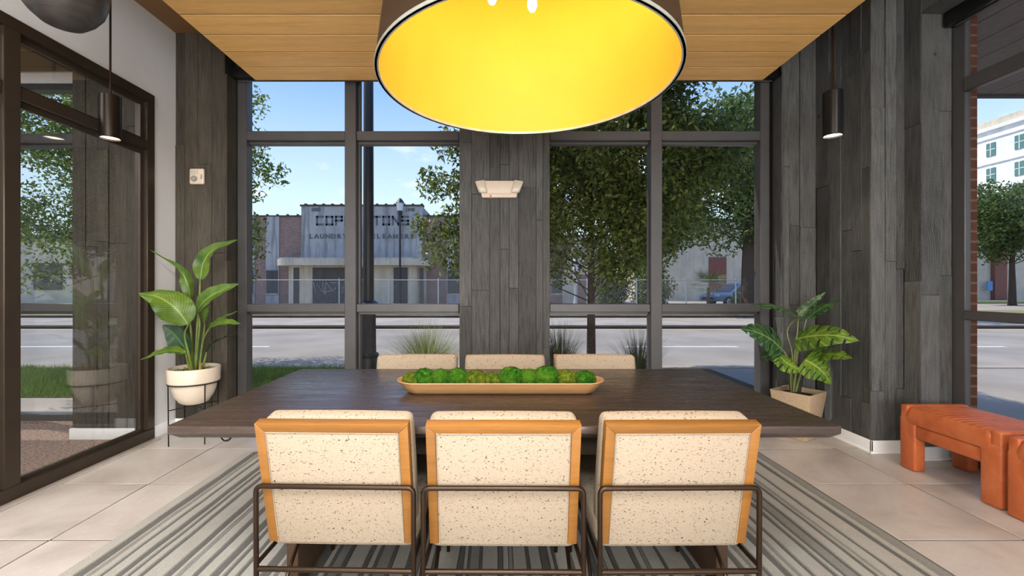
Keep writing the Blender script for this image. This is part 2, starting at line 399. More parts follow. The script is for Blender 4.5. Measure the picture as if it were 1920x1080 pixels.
# ------------------------------------------------------------------ geometry helpers
class MB:
    def __init__(s): s.v = []; s.f = []; s.mi = []; s.uv = None
    def add(s, vs, fs, mi=0):
        o = len(s.v); s.v += [tuple(p) for p in vs]; s.f += [tuple(i + o for i in f) for f in fs]; s.mi += [mi] * len(fs); return s
    def box(s, x0, x1, y0, y1, z0, z1, mi=0):
        return s.add([(x0, y0, z0), (x1, y0, z0), (x1, y1, z0), (x0, y1, z0), (x0, y0, z1), (x1, y0, z1), (x1, y1, z1), (x0, y1, z1)],
                     [(0, 3, 2, 1), (4, 5, 6, 7), (0, 1, 5, 4), (1, 2, 6, 5), (2, 3, 7, 6), (3, 0, 4, 7)], mi)
    def tube(s, pts, r, n=8, cap=True, mi=0):
        pts = [Vector(p) for p in pts]; rs = r if isinstance(r, (list, tuple)) else [r] * len(pts)
        vs = []; fs = []; ref = None
        for i, p in enumerate(pts):
            t = (pts[min(i + 1, len(pts) - 1)] - pts[max(i - 1, 0)])
            if i not in (0, len(pts) - 1):
                t = (pts[i + 1] - p).normalized() + (p - pts[i - 1]).normalized()
            t = t.normalized() if t.length > 1e-9 else Vector((0, 0, 1))
            if ref is None: ref = Vector((0, 0, 1)) if abs(t.z) < 0.9 else Vector((1, 0, 0))
            a = (ref - t * ref.dot(t))
            a = a.normalized() if a.length > 1e-6 else t.orthogonal().normalized()
            ref = a; b = t.cross(a)
            for k in range(n):
                q = 2 * PI * k / n
                vs.append(p + a * (math.cos(q) * rs[i]) + b * (math.sin(q) * rs[i]))
        for i in range(len(pts) - 1):
            for k in range(n):
                k2 = (k + 1) % n
                fs.append((i * n + k, i * n + k2, (i + 1) * n + k2, (i + 1) * n + k))
        if cap:
            fs.append(tuple(reversed(range(n)))); fs.append(tuple((len(pts) - 1) * n + k for k in range(n)))
        return s.add(vs, fs, mi)
    def lathe(s, prof, n=32, c=(0, 0, 0), close=False, mi=0, squash=1.0):
        vs = []; fs = []
        for (r, z) in prof:
            for k in range(n):
                q = 2 * PI * k / n
                vs.append((c[0] + r * math.cos(q), c[1] + r * math.sin(q) * squash, c[2] + z))
        L = len(prof)
        for i in range(L if close else L - 1):
            j = (i + 1) % L
            for k in range(n):
                k2 = (k + 1) % n
                fs.append((i * n + k, i * n + k2, j * n + k2, j * n + k))
        if not close:
            if prof[0][0] > 1e-6: fs.append(tuple(reversed(range(n))))
            if prof[-1][0] > 1e-6: fs.append(tuple((L - 1) * n + k for k in range(n)))
        return s.add(vs, fs, mi)
    def prism(s, poly, a, b, plane='xy', mi=0):
        """poly extruded from a to b along the axis missing from plane."""
        f = {'xy': lambda p, q: (p[0], p[1], q), 'xz': lambda p, q: (p[0], q, p[1]), 'yz': lambda p, q: (q, p[0], p[1])}[plane]
        n = len(poly); vs = [f(p, a) for p in poly] + [f(p, b) for p in poly]
        fs = [tuple(reversed(range(n))), tuple(range(n, 2 * n))] + [(i, (i + 1) % n, n + (i + 1) % n, n + i) for i in range(n)]
        return s.add(vs, fs, mi)
    def build(s, name, mat, parent=None, origin=(0, 0, 0), smooth=None, bevel=0, seg=2, xf=None):
        me = bpy.data.meshes.new(name)
        o0 = Vector(origin); vs = s.v
        if xf: vs = [xf(p) for p in vs]
        me.from_pydata([tuple(Vector(p) - o0) for p in vs], [], s.f)
        for m_ in (mat if isinstance(mat, (list, tuple)) else [mat]): me.materials.append(m_)
        if any(s.mi): me.polygons.foreach_set('material_index', s.mi)
        bm = bmesh.new(); bm.from_mesh(me); bmesh.ops.recalc_face_normals(bm, faces=bm.faces)
        if bevel: bmesh.ops.bevel(bm, geom=[ed for ed in bm.edges if len(ed.link_faces) == 2 and ed.calc_face_angle(0) > 0.5], offset=bevel, segments=seg, profile=0.5, affect='EDGES')
        bm.to_mesh(me); bm.free()
        if smooth is None: smooth = bool(bevel)
        if smooth:
            me.polygons.foreach_set('use_smooth', [True] * len(me.polygons)); me.set_sharp_from_angle(angle=math.radians(42))
        me.update()
        return link(name, me, parent, origin)

def link(name, data, parent=None, loc=(0, 0, 0)):
    o = bpy.data.objects.new(name, data); COL.objects.link(o); o.location = loc
    if parent is not None: o.parent = parent
    return o
def thing(name, label, cat, loc=(0, 0, 0), rot=0.0, group=None):
    o = bpy.data.objects.new(name, None); COL.objects.link(o); o.empty_display_size = 0.1
    o.location = loc; o.rotation_euler = (0, 0, rot)
    o['label'] = label; o['category'] = cat
    if group: o['group'] = group
    return o
def tag(o, label, cat, group=None):
    o['label'] = label; o['category'] = cat
    if group: o['group'] = group
    return o
def st(o): o['kind'] = 'structure'; return o
def stuff(o): o['kind'] = 'stuff'; return o
def dup(root, loc, rot, label, group=None):
    def cp(o, par):
        c = o.copy(); COL.objects.link(c); c.parent = par
        for ch in o.children: cp(ch, c)
        return c
    r = cp(root, None); r.location = loc; r.rotation_euler = (0, 0, rot); r['label'] = label
    if group: r['group'] = group
    return r
def B(name, mat, parent, x0, x1, y0, y1, z0, z1, bevel=0, seg=2, own=False):
    o = ((x0 + x1) / 2, (y0 + y1) / 2, (z0 + z1) / 2) if own else (0, 0, 0)
    return MB().box(x0, x1, y0, y1, z0, z1).build(name, mat, parent, o, bevel=bevel, seg=seg)

def arc_corner(a, b, c, r, n=5):
    """points rounding the corner at b between a and c"""
    a, b, c = Vector(a), Vector(b), Vector(c)
    u = (a - b).normalized(); v = (c - b).normalized()
    p0 = b + u * r; p1 = b + v * r
    return [(p0 * (1 - t) ** 2 + b * 2 * t * (1 - t) + p1 * t * t) for t in [i / n for i in range(n + 1)]]
def rpath(pts, r):
    out = [Vector(pts[0])]
    for i in range(1, len(pts) - 1): out += arc_corner(pts[i - 1], pts[i], pts[i + 1], r)
    out.append(Vector(pts[-1])); return out
def catmull(pts, n=16):
    P = [Vector(p) for p in pts]; P = [P[0] * 2 - P[1]] + P + [P[-1] * 2 - P[-2]]
    out = []; segs = len(P) - 3
    for i in range(n + 1):
        u = i / n * segs; k = min(int(u), segs - 1); t = u - k
        a, b, c, d = P[k:k + 4]
        out.append(0.5 * ((2 * b) + (c - a) * t + (2 * a - 5 * b + 4 * c - d) * t * t + (3 * b - a - 3 * c + d) * t ** 3))
    return out

def plank_wall(parent, mat, o, u, nrm, width, z0, z1, seed, wmin=0.09, wmax=0.17, widths=None):
    """individual vertical boards on a wall face; o = (x, y) start, u = run direction, nrm = outward normal"""
    R = random.Random(seed); x = 0.0; u = Vector((u[0], u[1], 0)); nn = Vector((nrm[0], nrm[1], 0))
    if widths is None:
        widths = []
        while sum(widths) < width - 1e-4:
            widths.append(R.uniform(wmin, wmax))
        k = width / sum(widths); widths = [q * k for q in widths]
    rot = math.atan2(u.y, u.x)
    flip = -1 if (Vector((0, 0, 1)).cross(u)).dot(nn) < 0 else 1
    for wd in widths:
        z = z0; first = True
        while z < z1 - 1e-4:
            L = R.uniform(0.7, 2.3) * (R.uniform(0.3, 1) if first else 1); first = False
            if z1 - z - L < 0.35: L = z1 - z
            th = R.uniform(0.014, 0.024)
            b = MB().box(-wd / 2 + 0.0012, wd / 2 - 0.0012, 0, flip * th, -L / 2 + 0.001, L / 2 - 0.001)
            c = Vector((o[0], o[1], 0)) + u * (x + wd / 2); c.z = z + L / 2
            ob = b.build('plank', mat, parent, bevel=0.0015, seg=1); ob.location = c; ob.rotation_euler = (0, 0, rot)
            z += L
        x += wd

# ================================================================== ROOM SHELL
XL, XR = -2.82, 2.824
HC = 3.48
# floor: screed with separate tiles
fl = st(B('floor', MAT['grout'], None, -2.86, 3.45, -4.0, 4.2, -0.12, -0.004))
tx = [-2.84, -2.20, -1.0, 0.2, 1.4, 2.61, 3.36]
ty = [-4.0 + 0.01] + [3.37 - 0.61 * k for k in range(11, -1, -1)] + [3.98]
tile_cache = {}
for i in range(len(tx) - 1):
    for j in range(len(ty) - 1):
        sx, sy = tx[i + 1] - tx[i], ty[j + 1] - ty[j]
        key = (round(sx, 3), round(sy, 3))
        if key not in tile_cache:
            o = MB().box(-sx / 2 + 0.0046, sx / 2 - 0.0046, -sy / 2 + 0.0046, sy / 2 - 0.0046, -0.006, 0).build('tile', MAT['tile'], fl, bevel=0.0015, seg=1)
            tile_cache[key] = o.data
        else:
            o = link('tile', tile_cache[key], fl)
        o.location = ((tx[i] + tx[i + 1]) / 2, (ty[j] + ty[j + 1]) / 2, 0)

ce = st(B('ceiling', MAT['ceiling'], None, -6.4, 3.6, -4.1, 4.3, HC, HC + 0.14))
SL0, SL1, SY1, SZ = -2.133, 2.362, 3.875, 3.078
slab = st(B('ceiling', MAT['dark_core'], None, SL0 + 0.01, SL1 - 0.01, -4.0, SY1 - 0.01, SZ + 0.004, SZ + 0.16))
y = SY1; k = 0
while y > -2.6:
    p = MB().box(SL0, SL1, -0.1122, 0.1122, 0, 0.019).build('plank', MAT['ceil_wood'], slab, bevel=0.002, seg=1) if k == 0 else link('plank', pl_me, slab)
    if k == 0: pl_me = p.data
    p.location = (0, y - 0.1175, SZ); y -= 0.235; k += 1

# left wall: white, above and beside the glazed partition
wl = MB()
wl.box(-2.90, XL, -4.0, 3.576, 2.81, HC)
wl.box(-2.90, XL, 3.576, 3.86, 0, HC)
wl = st(wl.build('wall_left', MAT['white_wall'], None))
st(B('baseboard_left', MAT['white_trim'], None, XL, XL + 0.014, 3.59, 3.83, 0.0, 0.10, 0.003))
# wood-clad return wall, back left
wbl = MB(); wbl.box(-2.90, -2.385, 3.85, 4.10, 0, HC)
wbl = st(wbl.build('wall_back_left', MAT['dark_core'], None))
plank_wall(wbl, MAT['barn_warm'], (-2.818, 3.851), (1, 0), (0, -1), 0.436, 0.09, HC, 3, widths=[0.085, 0.11, 0.125, 0.116])
plank_wall(wbl, MAT['barn_warm'], (-2.386, 3.832), (0, 1), (1, 0), 0.15, 0.09, 3.12, 5, widths=[0.075, 0.075])
st(B('baseboard_back_left', MAT['white_trim'], None, XL + 0.015, -2.365, 3.812, 3.828, 0, 0.095, 0.003))
# middle pier
wbm = st(B('wall_back', MAT['dark_core'], None, -0.322, 0.474, 3.875, 4.15, 0, HC))
plank_wall(wbm, MAT['barn'], (-0.324, 3.876), (1, 0), (0, -1), 0.80, 0.09, HC, 11, widths=[0.108, 0.16, 0.092, 0.08, 0.083, 0.155, 0.06, 0.062])
st(B('baseboard_back', MAT['white_trim'], None, -0.324, 0.476, 3.835, 3.851, 0, 0.095, 0.003))
# right-hand cladding: face, side, steps
wbr = st(B('wall_back_right', MAT['dark_core'], None, 2.545, 2.87, 3.875, 4.15, 0, HC))
plank_wall(wbr, MAT['barn'], (2.526, 3.876), (1, 0), (0, -1), 0.30, 0.09, HC, 21, widths=[0.07, 0.09, 0.14])
plank_wall(wbr, MAT['barn'], (2.546, 3.852), (0, 1), (-1, 0), 0.14, 0.09, 3.12, 22, widths=[0.14])
wr = MB(); wr.box(2.846, 3.45, 3.305, 4.15, 0, HC); wr.box(3.094, 3.40, 3.17, 3.31, 0, HC)
wr = st(wr.build('wall_right', MAT['dark_core'], None))
plank_wall(wr, MAT['barn'], (2.846, 3.30), (0, 1), (-1, 0), 0.555, 0.09, HC, 31, widths=[0.075, 0.10, 0.10, 0.125, 0.155])
plank_wall(wr, MAT['barn'], (2.826, 3.305), (1, 0), (0, -1), 0.25, 0.09, HC, 32, widths=[0.105, 0.085, 0.06])
plank_wall(wr, MAT['barn'], (3.094, 3.152), (0, 1), (-1, 0), 0.133, 0.09, HC, 33, widths=[0.133])
plank_wall(wr, MAT['barn'], (3.074, 3.172), (1, 0), (0, -1), 0.225, 0.09, HC, 34, widths=[0.13, 0.095])
bb = MB(); bb.box(2.526, 2.812, 3.838, 3.852, 0, 0.095)
bb.box(2.806, 2.822, 3.262, 3.84, 0, 0.095); bb.box(2.806, 3.06, 3.262, 3.278, 0, 0.095); bb.box(3.054, 3.07, 3.132, 3.278, 0, 0.095); bb.box(3.054, 3.29, 3.132, 3.148, 0, 0.095)
st(bb.build('baseboard_right', MAT['white_trim'], None, bevel=0.004))
qr = MB()
for (x0, x1, y0, y1) in ((2.793, 2.807, 3.25, 3.84), (2.793, 3.05, 3.249, 3.263), (3.041, 3.055, 3.119, 3.26), (3.041, 3.28, 3.119, 3.133)): qr.box(x0, x1, y0, y1, 0, 0.018)
st(qr.build('trim_1', MAT['white_trim'], None, bevel=0.004))
# headers above the windows, wood soffit of the side window
st(B('wall_back_header', MAT['dark_core'], None, -2.9, 3.45, 4.0, 4.2, 3.22, HC))
hd = st(B('wall_right_header', MAT['dark_core'], None, 3.10, 3.45, -4.0, 3.17, 3.24, HC))
for k in range(12):
    B('plank', MAT['barn'], hd, 3.075, 3.30, 3.15 - 0.6 * (k + 1) + 0.002, 3.15 - 0.6 * k, 3.215, 3.238, 0.0015, 1, own=True)
for k in range(12):
    B('plank', MAT['barn'], hd, 3.078, 3.099, 3.15 - 0.6 * (k + 1) + 0.002, 3.15 - 0.6 * k, 3.239, HC, 0.0015, 1, own=True)
# rear part of the room (behind the camera): white walls
st(B('wall_rear', MAT['white_wall'], None, -6.4, 3.6, -4.1, -4.0, 0, HC))
st(B('wall_right_rear', MAT['white_wall'], None, 3.36, 3.5, -4.0, -1.2, 0, 3.24))

# ------------------------------------------------------------------ windows
def window_back(name, x0, x1, mull, y0=3.985, y1=4.085, jl=True, jr=True, z0=0.06, z1=3.24, rails=((1.015, 1.09), (2.585, 2.67)), jw=0.085, mw=0.105, fm='grey_frame', ml=None):
    fr = MB(); F = MAT[fm]
    fr.box(x0, x1, y0, y1, 0.0, z0); fr.box(x0, x1, y0, y1, z1 - 0.06, z1)
    if jl: fr.box(x0, x0 + jw, y0, y1, z0, z1 - 0.06)
    if jr: fr.box(x1 - jw, x1, y0, y1, z0, z1 - 0.06)
    W = st(fr.build(name, F, None, bevel=0.004, seg=1))
    edges = [x0 + (jw if jl else 0)] + [q for mm in mull for q in (mm - mw / 2, mm + mw / 2)] + [x1 - (jw if jr else 0)]
    for mm in mull:
        b = MB(); b.box(mm - mw / 2, mm + mw / 2, y0 - 0.012, y1, z0, z1 - 0.06); b.box(mm + mw / 2 - 0.001, mm + mw / 2 + 0.022, y0 + 0.05, y1, z0, z1 - 0.06)
        b.build('mullion', F, W, bevel=0.005, seg=1)
    zs = [z0] + [q for r in rails for q in r] + [z1 - 0.06]
    for i in range(0, len(edges), 2):
        a, c = edges[i], edges[i + 1]
        for (ra, rb) in rails:
            b = MB(); b.box(a, c, y0, y1, ra, rb); b.box(a, c, y0 + 0.045, y1, ra - 0.026, ra + 0.001)
            b.build('rail', F, W, bevel=0.004, seg=1)
        for j in range(0, len(zs), 2):
            B('glass_pane', MAT['glass'], W, a + 0.001, c - 0.001, y0 + 0.066, y0 + 0.072, zs[j] + 0.001, zs[j + 1] - 0.001)
    return W
window_back('window_1', -2.364, -0.34, [-1.327], jr=False)
window_back('window_2', 0.492, 2.50, [1.462], jl=False)
# window sill ledge under both
st(B('trim_2', MAT['grey_frame'], None, -2.36, 2.52, 4.09, 4.16, -0.1, 0.05))

# side window (right wall), runs towards the camera
def window_side(name, x0, x1, ya, yb, mull, rails, z0, z1, jw, mw):
    F = MAT['grey_frame']; fr = MB()
    fr.box(x0, x1, ya, yb, 0, z0); fr.box(x0, x1, ya, yb, z1 - 0.06, z1); fr.box(x0, x1, yb - jw, yb, z0, z1 - 0.06)
    W = st(fr.build(name, F, None, bevel=0.004, seg=1))
    ed = [yb - jw]
    for q in mull: ed += [q + mw / 2, q - mw / 2]
    ed.append(ya)
    for q in mull: MB().box(x0, x1, q - mw / 2, q + mw / 2, z0, z1 - 0.06).build('mullion', F, W, bevel=0.005, seg=1)
    zs = [z0] + [q for r in rails for q in r] + [z1 - 0.06]
    for i in range(0, len(ed), 2):
        a, c = ed[i + 1], ed[i]
        for (ra, rb) in rails: MB().box(x0 - 0.01, x1, a, c, ra, rb).build('rail', F, W, bevel=0.004, seg=1)
        for j in range(0, len(zs), 2): B('glass_pane', MAT['glass'], W, x0 + 0.025, x0 + 0.031, a + 0.001, c - 0.001, zs[j] + 0.001, zs[j + 1] - 0.001)
    return W
window_side('window_3', 3.305, 3.350, -1.2, 3.165, [1.45, -0.3], ((1.015, 1.08), (2.62, 2.72)), 0.10, 3.24, 0.09, 0.1)

# glazed partition on the left with dark bronze frame
def partition():
    F = MAT['bronze_frame']; fr = MB(); x0, x1 = -2.90, -2.795
    fr.box(x0, x1, -3.9, 3.576, 2.735, 2.812); fr.box(x0, x1, -3.9, 3.576, 0, 0.095); fr.box(x0, x1, 3.50, 3.576, 0.095, 2.735)
    W = st(fr.build('door_1', F, None, bevel=0.004, seg=1))
    posts = [2.515, 1.3, 0.1, -1.4, -2.8]
    for q in posts: MB().box(x0, x1 + 0.01, q - 0.045, q + 0.045, 0.095, 2.735).build('mullion', F, W, bevel=0.004, seg=1)
    ed = [3.50]
    for q in posts: ed += [q + 0.045, q - 0.045]
    ed.append(-3.9)
    for i in range(0, len(ed), 2):
        a, c = ed[i + 1], ed[i]
        MB().box(x0, x1, a, c, 2.345, 2.42).build('rail', F, W, bevel=0.004, seg=1)
        for (za, zb) in ((0.095, 2.345), (2.42, 2.735)):
            B('glass_pane', MAT['glass_door'], W, -2.85, -2.843, a + 0.001, c - 0.001, za + 0.001, zb - 0.001)
            s = MB(); s.box(-2.842, -2.825, a, c, zb - 0.035, zb); s.box(-2.842, -2.825, a, c, za, za + 0.02)
            s.box(-2.842, -2.825, c - 0.035, c, za + 0.02, zb - 0.035)
            s.build('glazing_bead', F, W)
partition()
st(B('trim_3', MAT['tile'], None, -2.795, -2.74, -3.9, 3.575, -0.003, 0.012, 0.003))

# neighbouring room seen through the partition
fl2 = st(B('floor', MAT['carpet'], None, -6.3, -2.86, -4.0, 4.2, -0.12, 0.0))
wb2 = st(B('wall_back_side_room', MAT['dark_core'], None, -3.47, -2.92, 3.60, 4.15, 0, HC))
plank_wall(wb2, MAT['barn_warm'], (-3.48, 3.601), (1, 0), (0, -1), 0.57, 0.09, HC, 41)
st(B('baseboard_side_room', MAT['white_trim'], None, -3.48, -2.92, 3.555, 3.578, 0, 0.09, 0.003))
window_back('window_4', -6.2, -3.472, [-4.62], y0=4.06, y1=4.16, jr=False, fm='grey_frame', z1=3.14)
st(B('wall_header_side_room', MAT['white_wall'], None, -6.3, -3.47, 4.06, 4.2, 3.14, HC))
hw = st(B('wall_soffit_side_room', MAT['dark_core'], None, -6.3, -3.48, 3.62, 4.0, 3.22, HC))
plank_wall(hw, MAT['barn_warm'], (-6.3, 3.619), (1, 0), (0, -1), 2.8, 3.20, HC, 44)
st(B('wall_left_side_room', MAT['white_wall'], None, -6.4, -6.3, -4.0, 4.2, 0, HC))

# outside skin of the building: brick reveals
ow = MB(); ow.box(2.578, 2.72, 4.16, 4.34, -0.15, 4.2); ow.box(3.36, 3.497, 3.17, 4.34, -0.15, 4.2); ow.box(2.62, 3.49, 4.16, 4.34, -0.15, 4.2)
ow.box(-0.30, 0.45, 4.16, 4.34, -0.15, 4.2); ow.box(-3.40, -2.578, 4.16, 4.34, -0.15, 4.2); ow.box(-6.6, 3.62, 4.21, 4.34, 3.3, 4.2)
st(ow.build('wall_outer', MAT['red_brick'], None))

# ================================================================== FURNITURE
# rug
def rug():
    R = random.Random(8)
    x = -1.87; cuts = []
    while x < 1.97:
        for (wd, k) in ((R.uniform(0.05, 0.10), 0), (R.uniform(0.02, 0.045), 2), (R.uniform(0.012, 0.03), 0), (R.uniform(0.012, 0.02), R.choice((1, 2))), (R.uniform(0.03, 0.06), R.choice((0, 1))), (R.uniform(0.012, 0.025), 2)):
            cuts.append((x, min(x + wd, 1.97), k)); x += wd
            if x >= 1.97: break
    t = thing('striped_rug', 'large pale rug with grey stripes lying under the dining table', 'rug', (0, 0, 0))
    base = MB(); base.box(-1.87, 1.97, 0.55, 3.265, 0.001, 0.009).build('backing', MAT['rug_mid'], t)
    names = {0: 'pale_pile', 1: 'mid_grey_pile', 2: 'dark_grey_pile'}
    mats = {0: 'rug_light', 1: 'rug_mid', 2: 'rug_dark'}
    for k in range(3):
        b = MB(); n = 40
        for (a, c, kk) in cuts:
            if kk != k: continue
            h = 0.0155 if k == 0 else (0.0135 if k == 1 else 0.012)
            mid = (a + c) / 2
            vs = []; fs = []
            for i in range(n + 1):
                yy = 0.55 + (3.265 - 0.55) * i / n; wob = 0.0012 * math.sin(yy * 9 + a * 20) + 0.0008 * math.sin(yy * 23 + a * 7)
                vs += [(a + wob, yy, 0.008), (a + 0.003 + wob, yy, h), (mid + wob, yy, h + 0.001), (c - 0.003 + wob, yy, h), (c + wob, yy, 0.008)]
            for i in range(n):
                for q in range(4): fs.append((i * 5 + q, i * 5 + q + 1, (i + 1) * 5 + q + 1, (i + 1) * 5 + q))
            fs += [(0, 1, 2, 3, 4), tuple(n * 5 + q for q in (4, 3, 2, 1, 0))]
            b.add(vs, fs)
        b.build(names[k], MAT[mats[k]], t)
rug()

# table
TX0, TX1, TY0, TY1 = -1.182, 1.245, 1.555, 2.64
tb = thing('dining_table', 'long dark brown stained dining table with a thick top on panel legs', 'table', (0.03, 2.1, 0))
def top():
    b = MB(); hw, hd = (TX1 - TX0) / 2, (TY1 - TY0) / 2
    prof = [(0.0, 0.75), (0.0, 0.722), (0.012, 0.712), (0.0225, 0.702)]
    vs = []
    for (ins, z) in prof:
        r = 0.02
        loop = []
        for (cx, cy, a0) in ((hw - ins - r, hd - ins - r, 0), (-hw + ins + r, hd - ins - r, 90), (-hw + ins + r, -hd + ins + r, 180), (hw - ins - r, -hd + ins + r, 270)):
            for k in range(4):
                a = math.radians(a0 + 30 * k); loop.append((cx + r * math.cos(a), cy + r * math.sin(a), z))
        vs.append(loop)
    n = len(vs[0]); fs = [tuple(range(n)), tuple(reversed(range(3 * n, 4 * n)))]
    for i in range(3):
        for k in range(n): fs.append((i * n + k, (i + 1) * n + k, (i + 1) * n + (k + 1) % n, i * n + (k + 1) % n))
    b.add([p for l in vs for p in l], fs)
    b.build('tabletop', MAT['tabletop'], tb, bevel=0.003, seg=2)
top()
for (a, c) in ((-0.881, -0.833), (0.864, 0.912)):
    B('panel_leg', MAT['table_base'], tb, a, c, -0.33, 0.33, 0.0175, 0.702, 0.004)
B('stretcher_beam', MAT['table_base'], tb, -0.833, 0.864, -0.06, 0.06, 0.56, 0.702, 0.004)
for sx in (-1,):
    MB().tube([(sx * 1.02 + 0.018 * math.cos(q), -0.50, 0.701 - 0.018 * math.sin(q)) for q in [i * PI / 8 for i in range(9)]], 0.003, 6).build('ring_hook', MAT['black'], tb, smooth=True)

# chairs
def rounded_box(name, mat, parent, dims, r, loc, xf=None, seg=4, puff=0.0):
    b = MB(); x, y_, z = dims
    n = 6
    bm = bmesh.new(); bmesh.ops.create_cube(bm, size=1.0)
    for v in bm.verts: v.co = Vector((v.co.x * x, v.co.y * y_, v.co.z * z))
    bmesh.ops.bevel(bm, geom=list(bm.edges), offset=r, segments=seg, profile=0.5, affect='EDGES')
    if puff:
        bmesh.ops.subdivide_edges(bm, edges=[e for e in bm.edges if e.calc_length() > 0.12], cuts=5, use_grid_fill=True)
        for v in bm.verts:
            fx = max(0, 1 - (2 * v.co.x / x) ** 2); fy = max(0, 1 - (2 * v.co.y / y_) ** 2); fz = max(0, 1 - (2 * v.co.z / z) ** 2)
            d = [fy * fz, fx * fz, fx * fy]
            ax = max(range(3), key=lambda q: abs(v.co[q]) / (dims[q] / 2))
            v.co[ax] += math.copysign(puff * d[ax], v.co[ax])
    me = bpy.data.meshes.new(name); bm.normal_update(); bm.to_mesh(me); bm.free()
    o0 = Vector(loc)
    if xf:
        for v in me.vertices: v.co = xf(v.co + o0)
        o0 = Vector((0, 0, 0))
    me.materials.append(mat)
    me.polygons.foreach_set('use_smooth', [True] * len(me.polygons)); me.set_sharp_from_angle(angle=math.radians(50))
    return link(name, me, parent, o0)

def make_chair(label, loc, rot, group):
    t = thing('dining_chair', label, 'chair', loc, rot, group)
    th = math.atan2(0.095, 0.45); c, s_ = math.cos(th), math.sin(th)
    def bx(p):   # back-local (x, w forward, v up) -> chair local
        return Vector((p[0], 0.055 - s_ * p[2] + c * p[1], 0.373 + c * p[2] + s_ * p[1]))
    H = 0.443
    for sx in (-1, 1):
        xs = (sx * 0.25, sx * 0.219)
        MB().prism([(xs[0], 0), (xs[1], 0), (xs[1], H - 0.031), (xs[0], H)], 0, 0.036, 'xz').build('side_stile', MAT['oak'], t, bevel=0.002, xf=bx)
    MB().prism([(-0.25, H), (0.25, H), (0.219, H - 0.031), (-0.219, H - 0.031)], 0, 0.036, 'xz').build('top_rail', MAT['oak'], t, bevel=0.002, xf=bx)
    rounded_box('back_panel', MAT['fabric'], t, (0.437, 0.034, 0.42), 0.004, (0, 0.0185, 0.205), xf=bx, seg=2)
    MB().tube([bx((sx, -0.0005, z)) for (sx, z) in ((-0.216, 0.0), (-0.216, 0.412), (0.216, 0.412), (0.216, 0.0))], 0.0018, 5).build('piping', MAT['fabric'], t, smooth=True)
    rounded_box('back_cushion', MAT['fabric'], t, (0.496, 0.082, 0.438), 0.024, (0, 0.0775, 0.219), xf=bx, seg=4, puff=0.005)
    sxf = lambda p: Vector((p[0], p[1], p[2] + (p[1] - 0.09) * 0.035))
    rounded_box('seat', MAT['fabric'], t, (0.505, 0.56, 0.10), 0.03, (0, 0.345, 0.398), xf=sxf, seg=4, puff=0.006)
    P = MAT['bronze_tube']; r = 0.0085
    MB().tube(rpath([(-0.262, 0.0, 0.017), (-0.262, -0.004, 0.59), (0.262, -0.004, 0.59), (0.262, 0.0, 0.017)], 0.022), r, 10).build('rear_hoop', P, t, smooth=True)
    MB().tube([(-0.262, 0, 0.314), (0.262, 0, 0.314)], r, 10).build('cross_bar', P, t, smooth=True)
    for sx in (-1, 1):
        MB().tube([(sx * 0.255, 0.012, 0.022), (sx * 0.245, 0.36, 0.342)], 0.0075, 8).build('brace', P, t, smooth=True)
        MB().tube([(sx * 0.25, 0.60, 0.017), (sx * 0.25, 0.585, 0.35)], 0.0085, 8).build('front_leg', P, t, smooth=True)
        MB().tube([(sx * 0.258, 0.0, 0.335), (sx * 0.25, 0.585, 0.352)], 0.0075, 8).build('seat_rail', P, t, smooth=True)
    MB().tube([(-0.25, 0.585, 0.352), (0.25, 0.585, 0.352)], 0.0075, 8).build('front_bar', P, t, smooth=True)
    return t
gn, gf = 'chairs on the near side of the table', 'chairs on the far side of the table'
ch = make_chair('oatmeal tweed chair with oak-trimmed back, left of three seen from behind', (-0.532, 1.44, 0), math.radians(-1.5), gn)
dup(ch, (0.024, 1.43, 0), math.radians(-0.4), 'oatmeal tweed chair with oak-trimmed back, middle of three seen from behind', gn)
dup(ch, (0.602, 1.432, 0), math.radians(0.6), 'oatmeal tweed chair with oak-trimmed back, right of three seen from behind', gn)
dup(ch, (-0.497, 2.80, 0), math.radians(180 + 2.5), 'tweed chair across the table facing us, left of the far three', gf)
dup(ch, (0.056, 2.79, 0), math.radians(180), 'tweed chair across the table facing us, in front of the wooden pier', gf)
dup(ch, (0.622, 2.80, 0), math.radians(180 - 2), 'tweed chair across the table facing us, right of the far three', gf)

# tray with moss balls
tr = thing('dough_bowl', 'long shallow boat-shaped pale wooden tray on the dark table', 'tray', (0.022, 2.07, 0.7505))
def tray():
    secs = [(0.0, 0, 0.445, 0.055, 0.004), (0.0, 0.0, 0.485, 0.085, 0.055)]
    def loop(hx, hy, z, n=12):
        out = []
        for (sx, sy, a0) in ((1, 1, 0), (-1, 1, 90), (-1, -1, 180), (1, -1, 270)):
            for k in range(n):
                a = math.radians(a0 + 90 * k / (n - 1)); r = hy * 0.92
                out.append((sx * (hx - r) + r * math.cos(a), sy * (hy - r) + r * math.sin(a), z))
        return out
    rings = [loop(0.425, 0.052, 0.0), loop(0.445, 0.066, 0.010), loop(0.470, 0.078, 0.034), loop(0.488, 0.086, 0.052), loop(0.486, 0.084, 0.056), loop(0.474, 0.074, 0.053), loop(0.45, 0.064, 0.026), loop(0.41, 0.045, 0.014)]
    n = len(rings[0]); b = MB(); fs = [tuple(reversed(range(n))), tuple((len(rings) - 1) * n + k for k in range(n))]
    for i in range(len(rings) - 1):
        for k in range(n): fs.append((i * n + k, i * n + (k + 1) % n, (i + 1) * n + (k + 1) % n, (i + 1) * n + k))
    vs = [p for r in rings for p in r]
    vs = [(p[0], p[1], p[2] + (0.007 * max(0, (abs(p[0]) - 0.38) / 0.1) if p[2] > 0.02 else 0)) for p in vs]
    b.add(vs, fs); b.build('tray_body', m_wood('pale_tan_wood', lin(180, 138, 92), 0, 4, 0.5, 0.15), tr, smooth=True)
tray()
